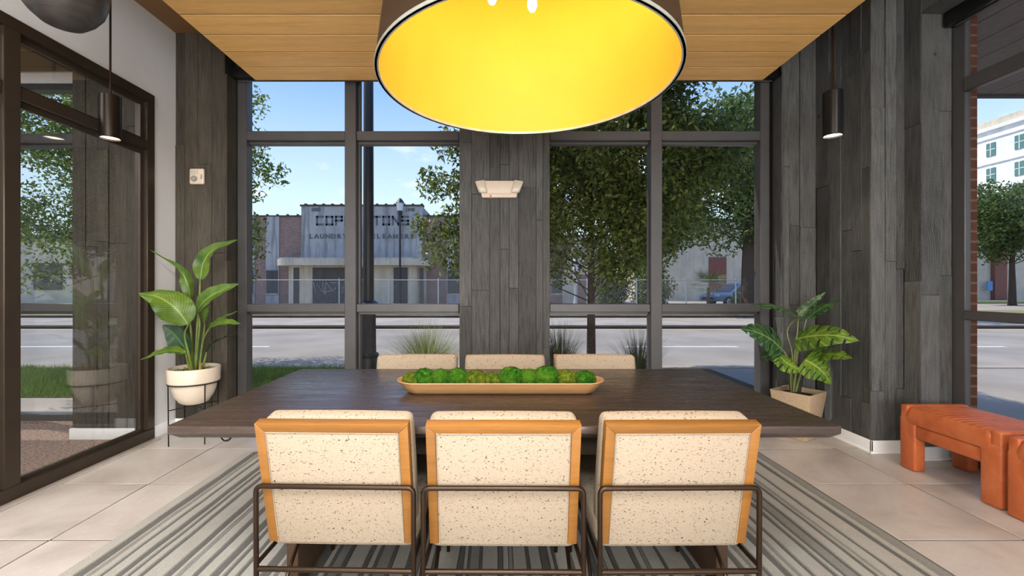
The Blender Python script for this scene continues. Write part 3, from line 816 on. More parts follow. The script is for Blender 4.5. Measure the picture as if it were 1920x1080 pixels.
def m_moss(name, a, b_):
    m = M(name, a, 0.95, 0, 0.1); f = m.noise(m.coords('Object', (1, 1, 1), 7), 60, 4, 0.7); g = m.noise(m.coords('Object', (1, 1, 1), 7), 12, 2)
    c = m.ramp(f, [(0.3, scl(a, 0.35)), (0.5, a), (0.7, b_)]); m.base(m.mix(m.ramp(g, [(0.4, G(0)), (0.7, G(0.8))]), c, scl(b_, 0.8))); m.bump(f, 1.0, 0.01); return m.m
moss_a = m_moss('moss_green', lin(30, 82, 16), lin(80, 122, 30)); moss_b = m_moss('olive_moss', lin(66, 88, 20), lin(120, 128, 38))
order = ['leftmost', 'second', 'third', 'fourth', 'fifth', 'sixth', 'seventh', 'eighth', 'ninth', 'tenth', 'rightmost']
mpx = [(-0.418, 0.043, 0.85), (-0.362, 0.046, 1), (-0.287, 0.044, 1), (-0.205, 0.047, 1), (-0.118, 0.047, 0.9), (-0.040, 0.042, 0.86), (0.048, 0.050, 1), (0.130, 0.044, 1), (0.218, 0.056, 0.92), (0.312, 0.047, 0.92), (0.398, 0.045, 0.92)]
for i, (mx_, r, hs) in enumerate(mpx):
    R = random.Random(100 + i); bm = bmesh.new(); bmesh.ops.create_icosphere(bm, subdivisions=4, radius=1)
    off = Vector((i * 3.1, 1.7, 0))
    for v in bm.verts:
        n0 = v.co.normalized(); d = 1 + 0.10 * mnoise.noise(n0 * 2.2 + off) + 0.07 * mnoise.noise(n0 * 9 + off) + R.uniform(-0.03, 0.04)
        v.co = Vector((n0.x * r * 1.16 * d, n0.y * r * 0.95 * d, n0.z * r * hs * d))
    nv = list(bm.verts)
    for q in range(1500):
        v = R.choice(nv); n0 = v.normal if v.normal.length > 0.5 else v.co.normalized()
        n0 = (v.co.normalized() + Vector((R.uniform(-.5, .5), R.uniform(-.5, .5), R.uniform(-.5, .5)))).normalized()
        s0 = n0.orthogonal().normalized() * 0.0011; L = R.uniform(0.003, 0.008)
        a = bm.verts.new(v.co - s0); b_ = bm.verts.new(v.co + s0); c_ = bm.verts.new(v.co + n0 * L); bm.faces.new((a, b_, c_))
    me = bpy.data.meshes.new('moss_ball'); bm.to_mesh(me); bm.free(); me.materials.append(moss_b if i in (0, 4, 5, 9) else moss_a)
    me.polygons.foreach_set('use_smooth', [True] * len(me.polygons))
    o = link('moss_ball', me, None, (0.022 + mx_, 2.07 + R.uniform(-0.006, 0.006), 0.7505 + 0.017 + r * hs))
    col = 'olive green' if i in (0, 4, 5, 9) else 'bright green'
    tag(o, '%s preserved moss ball, %s%s in the wooden tray' % (col, order[i], '' if i in (0, 10) else ' from the left end'), 'moss ball', 'moss balls in the tray')

# ------------------------------------------------------------------ big drum pendant
LX, LY, LZ = 0.147, 2.10, 2.225
lp = thing('drum_pendant', 'huge drum pendant lamp, dark outside and glowing yellow inside, above table', 'lamp', (LX, LY, LZ))
r0, r1, hh = 0.695, 0.585, 0.82
MB().lathe([(r0, 0.0), (r0 - 0.028, 0.22), (r1, hh), (0.04, hh + 0.004), (0.04, hh + 0.012), (r1 + 0.01, hh + 0.012), (r0 - 0.018, 0.222), (r0 + 0.010, 0.0)], 96, close=True).build('shade', MAT['lamp_out'], lp, smooth=True)
MB().lathe([(r0 - 0.004, 0.012), (r0 - 0.033, 0.22), (r1 - 0.006, hh - 0.006), (0.05, hh - 0.006), (0.05, hh - 0.003), (r1 - 0.002, hh - 0.003), (r0 - 0.030, 0.222), (r0 - 0.001, 0.012)], 96, close=True).build('lining', MAT['lamp_in'], lp, smooth=True)
MB().lathe([(r0 - 0.007, 0.0), (r0 + 0.012, 0.0), (r0 + 0.012, 0.014), (r0 - 0.007, 0.014)], 96, close=True).build('rim', MAT['lamp_rim'], lp)
MB().tube([(0, 0, hh - 0.1), (0, 0, SZ - LZ - 0.002)], 0.012, 10).build('stem', MAT['black'], lp, smooth=True)
for k, (bxx, byy, bz) in enumerate(((0.025, -0.03, 0.365), (-0.165, -0.03, 0.40), (0.0, 0.16, 0.58), (0.17, 0.06, 0.58))):
    so = MB().lathe([(0.0, bz + 0.14), (0.018, bz + 0.14), (0.018, bz + 0.045), (0.0, bz + 0.045)], 14, (bxx, byy, 0)).build('socket', m_plain('brass_socket', lin(196, 150, 80), 0.3, 0.8), lp, smooth=True)
    MB().tube([(bxx, byy, bz + 0.13), (0, 0, hh - 0.03)], 0.005, 6).build('socket_arm', so.data.materials[0], so)
    bm_ = MB().lathe([(0.0, bz - 0.035), (0.014, bz - 0.032), (0.023, bz - 0.01), (0.021, bz + 0.02), (0.015, bz + 0.045), (0.0, bz + 0.046)], 16, (bxx, byy, 0)).build('bulb', MAT['bulb'], so, smooth=True)
    ld = bpy.data.lights.new('bulb_light', 'POINT'); ld.energy = 3.2; ld.color = (1, 0.76, 0.42); ld.shadow_soft_size = 0.05
    lo = bpy.data.objects.new('bulb_light', ld); COL.objects.link(lo); lo.location = (LX + bxx, LY + byy, LZ + bz - 0.11)

# ------------------------------------------------------------------ slim cylinder pendants
def cyl_pendant(label, x, y, zb, zt, r, ztop, finish):
    t = thing('cylinder_pendant', label, 'lamp', (x, y, zb), 0, 'small black cylinder pendants')
    H = zt - zb
    MB().lathe([(r - 0.004, 0.0), (r, 0.004), (r, H - 0.004), (r - 0.004, H), (0.012, H), (0.012, H - 0.01), (r - 0.007, H - 0.01), (r - 0.007, 0.0)], 40, close=True).build('cylinder_shade', finish, t, smooth=True)
    MB().lathe([(0.0, 0.012), (r - 0.008, 0.012), (r - 0.008, 0.016), (0.0, 0.016)], 32).build('led_disc', MAT['led'], t)
    MB().tube([(0, 0, H - 0.02), (0, 0, ztop - zb - 0.002)], 0.0065, 10).build('rod', MAT['bronze_tube'], t, smooth=True)
    MB().lathe([(0.0, ztop - zb - 0.022), (0.055, ztop - zb - 0.022), (0.055, ztop - zb - 0.002), (0.0, ztop - zb - 0.002)], 24).build('ceiling_cap', finish, t)
    sp = bpy.data.lights.new('pendant_light', 'SPOT'); sp.energy = 14; sp.spot_size = math.radians(95); sp.spot_blend = 0.7; sp.color = (1, 0.85, 0.65); sp.shadow_soft_size = r * 0.6
    so = bpy.data.objects.new('pendant_light', sp); COL.objects.link(so); so.location = (x, y, zb - 0.01)
cyl_pendant('slim black cylinder pendant on a rod in front of the glass partition', -2.652, 3.0, 2.265, 2.56, 0.062, HC, MAT['black_bronze'])
cyl_pendant('slim black cylinder pendant on a rod beside the right wood-clad wall', 2.47, 3.2, 2.352, 2.678, 0.064, HC, MAT['black'])

# dark bulbous hanging lamp, top left
def m_bowl():
    c = lin(58, 55, 52); m = M('dark_banded_ceramic', c, 0.4, 0.1)
    f = m.noise(m.coords('Object', (1, 1, 9)), 4, 5, 0.6, 0.8); m.base(m.ramp(f, [(0.3, scl(c, 0.5)), (0.7, scl(c, 1.5))])); m.bump(f, 0.2, 0.004); return m.m
bl = thing('bowl_pendant', 'dark grey rounded hanging pendant at the top, before the white wall', 'lamp', (-2.0, 2.0, 2.44))
def bowl():
    prof = [(0.0, 0.0), (0.05, 0.003), (0.085, 0.018), (0.12, 0.05), (0.148, 0.09), (0.165, 0.14), (0.172, 0.20), (0.165, 0.27), (0.14, 0.34), (0.09, 0.39), (0.03, 0.41), (0.0, 0.412)]
    b = MB(); b.lathe(prof, 48)
    b.v = [(p[0] * 0.98 + 0.012 * math.sin(9 * p[2]) + 0.13 * (0.14 - p[2]) * (1 if p[2] < 0.14 else 0), p[1], p[2] + 0.10 * p[0] * (1 if p[0] > 0 else 0.1) * (1 - p[2] / 0.42)) for p in b.v]
    b.build('shade', m_bowl(), bl, smooth=True)
    MB().tube([(0, 0, 0.40), (0, 0, HC - 2.442)], 0.006, 8).build('cord', MAT['black'], bl, smooth=True)
bowl()

# ------------------------------------------------------------------ roller shade cassettes
for (a, c, lab) in ((-2.36, -0.33, 'black roller shade cassette above the left window pair'), (0.48, 2.52, 'black roller shade cassette above the right window pair')):
    t = thing('roller_shade', lab, 'shade', ((a + c) / 2, 3.935, 3.115)); hw = (c - a) / 2
    MB().box(-hw, hw, -0.045, 0.045, 0.0, 0.095).build('cassette', MAT['black'], t, bevel=0.006)
    MB().tube([(-hw + 0.02, 0.02, -0.004), (hw - 0.02, 0.02, -0.004)], 0.0055, 8).build('hem_bar', MAT['grey_frame'], t)
t = thing('roller_shade', 'black roller shade cassette at the head of the side window', 'shade', (3.26, 1.2, 3.11))
MB().box(-0.045, 0.04, -2.3, 1.93, 0, 0.103).build('cassette', MAT['black'], t, bevel=0.006)
MB().tube([(0.01, -2.28, -0.004), (0.01, 1.90, -0.004)], 0.0055, 8).build('hem_bar', MAT['grey_frame'], t)

# ------------------------------------------------------------------ wall devices
t = thing('alarm_strobe', 'small cream square fire alarm strobe on the left wood wall', 'alarm', (-2.61, 3.828, 2.21))
MB().prism([(-0.062, -0.068), (0.062, -0.068), (0.062, 0.068), (-0.062, 0.068)], 0, -0.03, 'xz').build('housing', MAT['plastic_cream'], t, bevel=0.012, seg=3)
MB().prism([(-0.046, 0.012), (0.014, 0.012), (0.014, 0.048), (-0.046, 0.048)], -0.0295, -0.034, 'xz').build('strobe_lens', MAT['lens_grey'], t, bevel=0.002)
g = MB()
for k in range(3):
    rr = 0.010 + 0.009 * k
    g.tube([(-0.020 + rr * math.cos(q), -0.031, -0.022 + rr * 0.85 * math.sin(q)) for q in [i * PI / 10 for i in range(21)]], 0.002, 5, False)
g.build('horn_grille', MAT['ink'], t)
def text_obj(name, body, size, loc, rot, mat, parent, ext=0.002, bold=0.0, sx=1.0, align='CENTER'):
    cu = bpy.data.curves.new(name, 'FONT'); cu.body = body; cu.size = size; cu.extrude = ext; cu.offset = bold; cu.align_x = align; cu.align_y = 'CENTER'; cu.resolution_u = 2
    tmp = bpy.data.objects.new('tmp_text', cu); COL.objects.link(tmp)
    dg = bpy.context.evaluated_depsgraph_get(); me = bpy.data.meshes.new_from_object(tmp.evaluated_get(dg)); me.name = name
    bpy.data.objects.remove(tmp); bpy.data.curves.remove(cu)
    for v in me.vertices: v.co.x *= sx
    me.materials.clear(); me.materials.append(mat)
    o = link(name, me, parent, loc); o.rotation_euler = rot; return o
text_obj('lettering', 'FIRE', 0.024, (0.043, -0.0305, -0.005), (PI / 2, PI / 2, 0), MAT['ink'], t, 0.0006)

t = thing('emergency_light', 'cream twin-head emergency light on the middle wooden pier', 'light', (0.028, 3.849, 2.055))
MB().prism([(-0.155, 0), (0.155, 0), (0.155, 0.115), (-0.155, 0.115)], 0, -0.055, 'xz').build('housing', MAT['plastic_cream'], t, bevel=0.006)
b = MB(); b.prism([(-0.15, -0.032), (0.15, -0.032), (0.158, 0.006), (-0.158, 0.006)], 0, -0.062, 'xz').build('base_strip', MAT['plastic_cream'], t, bevel=0.004)
for sx in (-1, 1):
    P = [(sx * 0.10, 0.008), (sx * 0.175, 0.008), (sx * 0.212, 0.108), (sx * 0.128, 0.12)]
    hdm = MB().prism(P if sx > 0 else P[::-1], -0.012, -0.075, 'xz').build('lamp_head', MAT['plastic_cream'], t, bevel=0.012, seg=3)
    cx, cz = sum(p[0] for p in P) / 4, sum(p[1] for p in P) / 4
    Q = [(cx + (p[0] - cx) * 0.76, cz + (p[1] - cz) * 0.76) for p in P]
    MB().prism(Q if sx > 0 else Q[::-1], -0.0745, -0.078, 'xz').build('lens', MAT['lens_grey'], hdm, bevel=0.003)
MB().box(-0.082, -0.066, -0.0635, -0.058, -0.026, -0.014).build('indicator_lamp', m_plain('red_lamp', lin(190, 60, 50), 0.3), t)

# ------------------------------------------------------------------ leather benches
def make_bench(label, loc):
    t = thing('leather_bench', label, 'bench', loc, 0, 'orange leather benches by the side window')
    L = MAT['leather']; hx, hy, H = 0.215, 0.305, 0.435
    for sy in (-1, 1):
        yo, yi = sy * hy, sy * (hy - 0.055)
        a, c = min(yo, yi), max(yo, yi)
        MB().prism([(-hx, 0.22), (hx, 0.22), (hx, H), (-hx, H)], a, c, 'xz').build('end_board', L, t, bevel=0.012, seg=3)
        for sx in (-1, 1):
            x0, x1 = sorted((sx * (hx + 0.004), sx * (hx - 0.075))); y0, y1 = sorted((sy * (hy + 0.003), sy * (hy - 0.11)))
            MB().add([(x0, y0, 0), (x1, y0, 0), (x1, y1, 0), (x0, y1, 0), (x0, y0, 0.36), (x1, y0, 0.36), (x1, y1, 0.36), (x0, y1, 0.36)],
                     [(0, 3, 2, 1), (4, 5, 6, 7), (0, 1, 5, 4), (1, 2, 6, 5), (2, 3, 7, 6), (3, 0, 4, 7)]).build('leg', L, t, bevel=0.016, seg=3)
    for sx in (-1, 1):
        x0, x1 = sorted((sx * (hx - 0.004), sx * (hx - 0.05)))
        MB().box(x0, x1, -hy + 0.02, hy - 0.02, 0.225, 0.315).build('side_rail', L, t, bevel=0.014, seg=3)
    # channel-tufted cushion
    nx, ny = 10, 96; cy = hy - 0.052; b = MB(); vs = []; fs = []
    def prof(u):  # outline of the cross-section in x,z : rounded top slab
        pts = [(-hx - 0.004, 0.318), (-hx - 0.008, 0.34), (-hx - 0.006, 0.40), (-hx + 0.006, 0.425), (-hx + 0.03, 0.433), (-0.1, 0.436), (0, 0.437), (0.1, 0.436), (hx - 0.03, 0.433), (hx - 0.006, 0.425), (hx + 0.006, 0.40), (hx + 0.008, 0.34), (hx + 0.004, 0.318)]
        return pts
    P = prof(0); n = len(P)
    for j in range(ny + 1):
        yy = -cy + 2 * cy * j / ny; rib = abs(math.sin(yy * PI / 0.042)) ** 0.6 * 0.006 - 0.006
        endr = 0.02 * max(0, 1 - (cy - abs(yy)) / 0.03) ** 2
        for (x, z) in P:
            top = max(0, min(1, (z - 0.42) / 0.012)); vs.append((x * (1 - endr * 0.6), yy, z + rib * top - endr * (1 if z > 0.38 else 0)))
    for j in range(ny):
        for k in range(n - 1): fs.append((j * n + k, j * n + k + 1, (j + 1) * n + k + 1, (j + 1) * n + k))
        fs.append((j * n + n - 1, j * n, (j + 1) * n, (j + 1) * n + n - 1))
    fs += [tuple(range(n)), tuple(reversed(range(ny * n, (ny + 1) * n)))]
    b.add(vs, fs).build('cushion', L, t, smooth=True)
    return t
bench = make_bench('orange leather bench with ribbed cushion by the wood-clad wall corner', (3.03, 2.735, 0))
dup(bench, (3.015, 2.085, 0), math.radians(1.0), 'second orange leather bench, nearer, cut by the picture edge')

# ------------------------------------------------------------------ plants
def ribbon(name, pts, width, prof, mat, parent, up=(0, 0, 1), fold=0.25, n=22, across=4, slits=None, wave=0.0, droop=0.0):
    P = catmull(pts, n); up = Vector(up).normalized()
    vs = []; fs = []; uvs = []
    for i, p in enumerate(P):
        t = (P[min(i + 1, n)] - P[max(i - 1, 0)]).normalized()
        s = t.cross(up); s = s.normalized() if s.length > 1e-5 else t.orthogonal().normalized()
        nm = s.cross(t).normalized(); u = i / n; wd = width / 2 * prof(u)
        for k in range(-across, across + 1):
            q = k / across
            wv = wave * math.sin(u * 26 + (1 if k > 0 else 2)) * abs(q)
            vs.append(p + s * (q * wd) + nm * (fold * wd * abs(q) - droop * wd * q * q + wv)); uvs.append((u, q))
    m_ = 2 * across + 1
    for i in range(n):
        for k in range(m_ - 1):
            kk = k - across
            if slits and slits(i, kk if kk >= 0 else -kk - 1, kk >= 0): continue
            fs.append((i * m_ + k, i * m_ + k + 1, (i + 1) * m_ + k + 1, (i + 1) * m_ + k))
    me = bpy.data.meshes.new(name); me.from_pydata([tuple(v) for v in vs], [], fs)
    ul = me.uv_layers.new(name='UVMap')
    for l in me.loops: ul.data[l.index].uv = uvs[l.vertex_index]
    me.materials.append(mat); me.polygons.foreach_set('use_smooth', [True] * len(me.polygons)); me.update()
    o = link(name, me, parent)
    return o

# bird of paradise in a cream pot on a wire stand
PX, PY = -2.455, 3.55
bp = thing('potted_plant', 'tall broad-leaved plant in a cream pot on a black wire stand', 'plant', (PX, PY, 0))
pr = 0.172
MB().lathe([(0.0, 0.300), (0.075, 0.302), (0.105, 0.32), (0.137, 0.37), (0.155, 0.43), (0.158, 0.475), (0.172, 0.477), (0.181, 0.483), (0.185, 0.59), (0.181, 0.596), (0.174, 0.594), (0.168, 0.50), (0.14, 0.40), (0.0, 0.36)], 56).build('pot', MAT['pot_cream'], bp, smooth=True)
MB().lathe([(0.0, 0.568), (0.10, 0.566), (0.169, 0.560), (0.169, 0.555), (0.0, 0.55)], 32).build('soil', MAT['soil'], bp, smooth=True)
sm_ = MB(); R = random.Random(3)
for k in range(240):
    a, rr = R.uniform(0, 2 * PI), 0.165 * math.sqrt(R.random()); c_ = Vector((rr * math.cos(a), rr * math.sin(a), 0.566 + R.uniform(0, 0.006)))
    d = Vector((R.uniform(-1, 1), R.uniform(-1, 1), R.uniform(0.2, 1))).normalized() * 0.014; s0 = d.orthogonal().normalized() * 0.004
    sm_.add([c_ - s0, c_ + s0, c_ + d], [(0, 1, 2)])
stuff(sm_.build('pot_moss', MAT['lawn'], bp))
stand = MB().tube([(0.179 * math.cos(q), 0.179 * math.sin(q), 0.473) for q in [i * PI / 24 for i in range(49)]], 0.0045, 6, False).build('stand_ring', MAT['black'], bp, smooth=True)
for k in range(4):
    q = math.radians(45 + 90 * k + 12)
    MB().tube([(0.182 * math.cos(q), 0.182 * math.sin(q), 0.475), (0.178 * math.cos(q), 0.178 * math.sin(q), 0.0)], 0.0048, 6).build('stand_leg', MAT['black'], bp, smooth=True)
MB().tube([(0.176 * math.cos(math.radians(57)), 0.176 * math.sin(math.radians(57)), 0.28), (-0.176 * math.cos(math.radians(57)), -0.176 * math.sin(math.radians(57)), 0.28)], 0.004, 6).build('stand_bar', MAT['black'], bp)
MB().tube([(0.176 * math.cos(math.radians(147)), 0.176 * math.sin(math.radians(147)), 0.28), (-0.176 * math.cos(math.radians(147)), -0.176 * math.sin(math.radians(147)), 0.28)], 0.004, 6).build('stand_bar', MAT['black'], bp)

K1 = 3.55 / 818
def bl_pt(zx, zy, dy=0.0):      # plant drawing units -> metres around the pot at its own distance
    px, py = 240 + zx / 2.633, 430 + zy / 2.633
    k = (PY + dy) / 818
    return ((px - 930) * k - PX, dy, EYE + (537 - py) * k)
paddle = lambda u: max(0.02, math.sin(PI * min(1, u ** 0.72)) ** 0.75 * (1 - 0.15 * u))
def bop(stalk, blade, width, up, mat='bop_leaf', fold=0.35, droop=0.0, wave=0.004):
    lf = ribbon('leaf', [bl_pt(*q) for q in blade], width, paddle, MAT[mat], bp, up, fold, 26, 4, None, wave, droop)
    pts = catmull([bl_pt(*q) for q in stalk] + [bl_pt(*blade[0])], 12)
    MB().tube(pts, [0.011 - 0.006 * i / 12 for i in range(13)], 8).build('leaf_stalk', MAT['bop_stalk'], lf, smooth=True)
bop([(330, 705, 0.0), (342, 480, 0.0), (354, 320, 0.0)], [(357, 250, 0.0), (372, 165, -0.02), (425, 100, -0.05), (545, 52, -0.12)], 0.135, (0.35, -0.75, 0.5), fold=0.3)
bop([(322, 705, 0.02), (312, 520, 0.0), (305, 400, 0.0)], [(309, 355, 0.0), (295, 270, -0.03), (240, 190, -0.06), (108, 103, -0.10)], 0.10, (-0.5, 0.1, 0.9), fold=0.5)
bop([(318, 705, -0.05), (296, 600, -0.08), (280, 520, -0.1)], [(298, 470, -0.12), (235, 390, -0.16), (150, 335, -0.2), (52, 318, -0.24)], 0.26, (-0.25, -0.62, 0.75), fold=0.25, droop=0.3)
bop([(332, 705, 0.0), (346, 560, 0.0), (354, 460, 0.0)], [(338, 402, -0.02), (388, 345, -0.06), (460, 303, -0.08), (550, 270, -0.1)], 0.15, (0.3, -0.75, 0.55), fold=0.3)
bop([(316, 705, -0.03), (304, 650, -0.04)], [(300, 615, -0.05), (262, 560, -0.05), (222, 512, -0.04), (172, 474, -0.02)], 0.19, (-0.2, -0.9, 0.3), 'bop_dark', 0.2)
bop([(312, 705, -0.06), (296, 660, -0.08)], [(285, 612, -0.1), (220, 600, -0.14), (150, 612, -0.18), (64, 646, -0.22)], 0.11, (0, -0.45, 0.9), fold=0.25)
bop([(352, 705, 0.02), (362, 600, 0.03), (375, 535, 0.03)], [(400, 494, 0.02), (440, 470, 0.0), (500, 462, -0.03), (556, 468, -0.05)], 0.10, (0, -0.6, 0.8), fold=0.3)
bop([(350, 705, 0.05), (360, 610, 0.08), (372, 540, 0.1)], [(385, 515, 0.11), (430, 465, 0.12), (480, 435, 0.12), (542, 404, 0.12)], 0.075, (0, -0.5, 0.85), fold=0.35)
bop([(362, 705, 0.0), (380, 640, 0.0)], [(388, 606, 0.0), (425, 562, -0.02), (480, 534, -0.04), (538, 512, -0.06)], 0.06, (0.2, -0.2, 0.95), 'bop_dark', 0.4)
bop([(340, 705, 0.06), (366, 560, 0.08), (378, 480, 0.1)], [(376, 460, 0.1), (380, 425, 0.1), (392, 395, 0.1), (402, 375, 0.1)], 0.06, (0, -0.9, 0.2), fold=0.3)
for (a, b_) in (((300, 710, -0.05), (302, 672, -0.06)), ((352, 708, -0.04), (358, 660, -0.05))):
    p0, p1 = Vector(bl_pt(*a)), Vector(bl_pt(*b_)); MB().tube([p0, (p0 + p1) / 2 + Vector((0.004, 0, 0)), p1], [0.013, 0.010, 0.003], 6).build('dry_husk', MAT['husk'], bp, smooth=True)

# monstera in a square tapered planter
QX, QY = 2.52, 3.64
mp = thing('potted_monstera', 'split-leaf monstera in a square speckled stone planter by the right wall', 'plant', (QX, QY, 0))
def planter():
    b = MB(); q = math.radians(33)
    def sq(h, z):
        return [(h * 1.414 * math.cos(q + PI / 4 + k * PI / 2), h * 1.414 * math.sin(q + PI / 4 + k * PI / 2), z) for k in range(4)]
    L = [sq(0.105, 0.001), sq(0.152, 0.385), sq(0.138, 0.385), sq(0.13, 0.31)]
    vs = [p for l in L for p in l]; fs = [(3, 2, 1, 0), (12, 13, 14, 15)]
    for i in range(3):
        for k in range(4): fs.append((i * 4 + k, i * 4 + (k + 1) % 4, (i + 1) * 4 + (k + 1) % 4, (i + 1) * 4 + k))
    b.add(vs, fs).build('planter', MAT['stone_tan'], mp, bevel=0.004)
    MB().add(sq(0.134, 0.345) + sq(0.134, 0.34), [(0, 1, 2, 3), (7, 6, 5, 4), (0, 4, 5, 1), (1, 5, 6, 2), (2, 6, 7, 3), (3, 7, 4, 0)]).build('soil', MAT['soil'], mp)
planter()
def mo_pt(zx, zy, dy=0.0):
    px, py = 1370 + zx / 4.155, 530 + zy / 4.155; k = (QY + dy) / 818
    return ((px - 930) * k - QX, dy, EYE + (537 - py) * k)
heart = lambda u: max(0.02, (math.sin(PI * (0.10 + 0.90 * u) ** 0.62)) ** 0.85) if u < 1 else 0.02
def slit(i, q, right):
    return q >= 2 and (i + (1 if right else 0)) % 5 == 0 and 3 < i < 26
def mon(stalk, blade, width, up, mat='mon_leaf', fold=0.2, droop=0.35):
    lf = ribbon('leaf', [mo_pt(*q) for q in blade], width, heart, MAT[mat], mp, up, fold, 30, 5, slit, 0.004, droop)
    pts = catmull([mo_pt(*q) for q in stalk] + [mo_pt(*blade[0])], 12)
    MB().tube(pts, [0.0075 - 0.0035 * i / 12 for i in range(13)], 7).build('leaf_stalk', MAT['mon_stalk'], lf, smooth=True)
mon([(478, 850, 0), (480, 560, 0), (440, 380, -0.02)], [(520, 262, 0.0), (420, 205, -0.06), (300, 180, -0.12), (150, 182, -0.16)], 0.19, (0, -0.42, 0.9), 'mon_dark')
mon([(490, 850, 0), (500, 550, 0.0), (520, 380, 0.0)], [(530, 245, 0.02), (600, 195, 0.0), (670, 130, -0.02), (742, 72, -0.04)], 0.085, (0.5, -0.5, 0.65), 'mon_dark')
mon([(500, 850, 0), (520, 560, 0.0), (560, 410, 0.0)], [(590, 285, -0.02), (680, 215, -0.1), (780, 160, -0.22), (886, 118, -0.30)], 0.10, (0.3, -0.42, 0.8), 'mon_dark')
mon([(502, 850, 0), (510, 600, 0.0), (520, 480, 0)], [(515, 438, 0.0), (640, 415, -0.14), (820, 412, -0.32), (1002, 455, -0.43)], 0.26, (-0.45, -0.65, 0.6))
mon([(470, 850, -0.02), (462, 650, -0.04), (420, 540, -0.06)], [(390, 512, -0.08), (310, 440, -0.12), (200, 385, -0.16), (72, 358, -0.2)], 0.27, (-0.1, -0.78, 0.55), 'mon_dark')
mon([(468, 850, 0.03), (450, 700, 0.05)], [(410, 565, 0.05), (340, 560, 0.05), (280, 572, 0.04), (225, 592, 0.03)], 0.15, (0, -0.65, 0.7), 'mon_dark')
mon([(488, 850, -0.04), (500, 740, -0.07), (520, 670, -0.1)], [(388, 575, -0.15), (430, 620, -0.18), (490, 655, -0.2), (548, 680, -0.2)], 0.20, (0.3, -0.8, 0.5))
mon([(508, 850, 0.0), (545, 680, 0.02)], [(580, 590, 0.02), (690, 560, -0.1), (820, 558, -0.28), (950, 592, -0.41)], 0.18, (-0.45, -0.62, 0.62))
mon([(505, 850, -0.02), (550, 700, -0.06), (570, 640, -0.1)], [(580, 600, -0.14), (650, 640, -0.18), (720, 700, -0.2), (782, 792, -0.2)], 0.30, (0.25, -0.92, 0.25), fold=0.08, droop=0.1)
for k in range(7):
    zx = 470 + 12 * k; MB().tube([mo_pt(zx, 860, -0.02 + 0.01 * k), mo_pt(435 + 24 * k, 640, -0.03 + 0.012 * k)], 0.0065, 6).build('stem', MAT['stalk_dark'], mp, smooth=True)

# ================================================================== OUTSIDE
GZ = -0.15
st(B('ground', MAT['mulch'], None, -80, 140, 4.2, 7.35, GZ - 0.3, GZ + 0.01))
st(B('kerb_near', MAT['kerb'], None, -80, 120, 7.35, 7.55, GZ - 0.3, GZ + 0.03))
st(B('road', MAT['asphalt'], None, -120, 140, 7.55, 14.4, GZ - 0.3, GZ))
st(B('median', MAT['concrete'], None, -120, 22, 14.55, 17.2, GZ - 0.3, GZ + 0.11))
st(B('kerb_median', MAT['gutter'], None, -120, 22, 14.4, 14.55, GZ - 0.3, GZ + 0.08))
st(B('road_far', MAT['concrete'], None, -120, 140, 17.2, 19.4, GZ - 0.3, GZ + 0.005))
st(B('kerb_far', MAT['gutter'], None, -120, 140, 19.4, 19.65, GZ - 0.3, GZ + 0.10))
st(B('verge', MAT['dry_grass'], None, -120, 140, 19.65, 24.0, GZ - 0.3, GZ + 0.10))
st(B('pavement', MAT['concrete'], None, -120, 140, 24.0, 130, GZ - 0.3, GZ + 0.08))
st(B('road_side', MAT['asphalt'], None, 3.6, 140, -30, 7.35, GZ - 0.3, GZ + 0.015))
mk = B('road_line', MAT['paint_yellow'], None, -120, 30, 14.02, 14.16, GZ, GZ + 0.006); st(mk)
for k, x in enumerate((-12.2, -6.9 - 0.95, 3.0, 9.2, 15.4)):
    st(B('road_marking', MAT['paint_white'], None, x, x + 2.6, 10.05, 10.17, GZ, GZ + 0.006))
st(B('path', MAT['concrete'], None, -40, 3.6, 4.35, 5.4, GZ - 0.2, GZ + 0.02))
st(B('lawn_bed', MAT['turf'], None, -30, -2.05, 5.4, 7.35, GZ - 0.2, GZ + 0.03))

def blades(name, n, x0, x1, y0, y1, z, h0, h1, wdt, mat, seed, parent=None):
    r = np.random.default_rng(seed)
    p = np.stack([r.uniform(x0, x1, n), r.uniform(y0, y1, n), np.full(n, z)], 1)
    a = r.uniform(0, 2 * np.pi, n); L = r.uniform(h0, h1, n)
    d = np.stack([np.cos(a) * 0.35, np.sin(a) * 0.35, np.ones(n)], 1) * L[:, None]
    s = np.stack([-np.sin(a), np.cos(a), np.zeros(n)], 1) * wdt
    V = np.stack([p - s, p + s, p + d], 1).reshape(-1, 3)
    return np_mesh(name, V, np.arange(3 * n).reshape(-1, 3), mat, parent)
def np_mesh(name, V, F, mat, parent=None):
    me = bpy.data.meshes.new(name); k = F.shape[1]
    me.vertices.add(len(V)); me.vertices.foreach_set('co', np.asarray(V, np.float32).ravel())
    me.loops.add(F.size); me.loops.foreach_set('vertex_index', F.ravel().astype(np.int32))
    me.polygons.add(len(F)); me.polygons.foreach_set('loop_start', np.arange(0, F.size, k, dtype=np.int32))
    me.materials.append(mat); me.update(calc_edges=True); me.validate()
    return link(name, me, parent)
stuff(blades('grass', 42000, -11, -2.15, 5.42, 7.33, GZ + 0.03, 0.04, 0.10, 0.004, MAT['lawn'], 5))

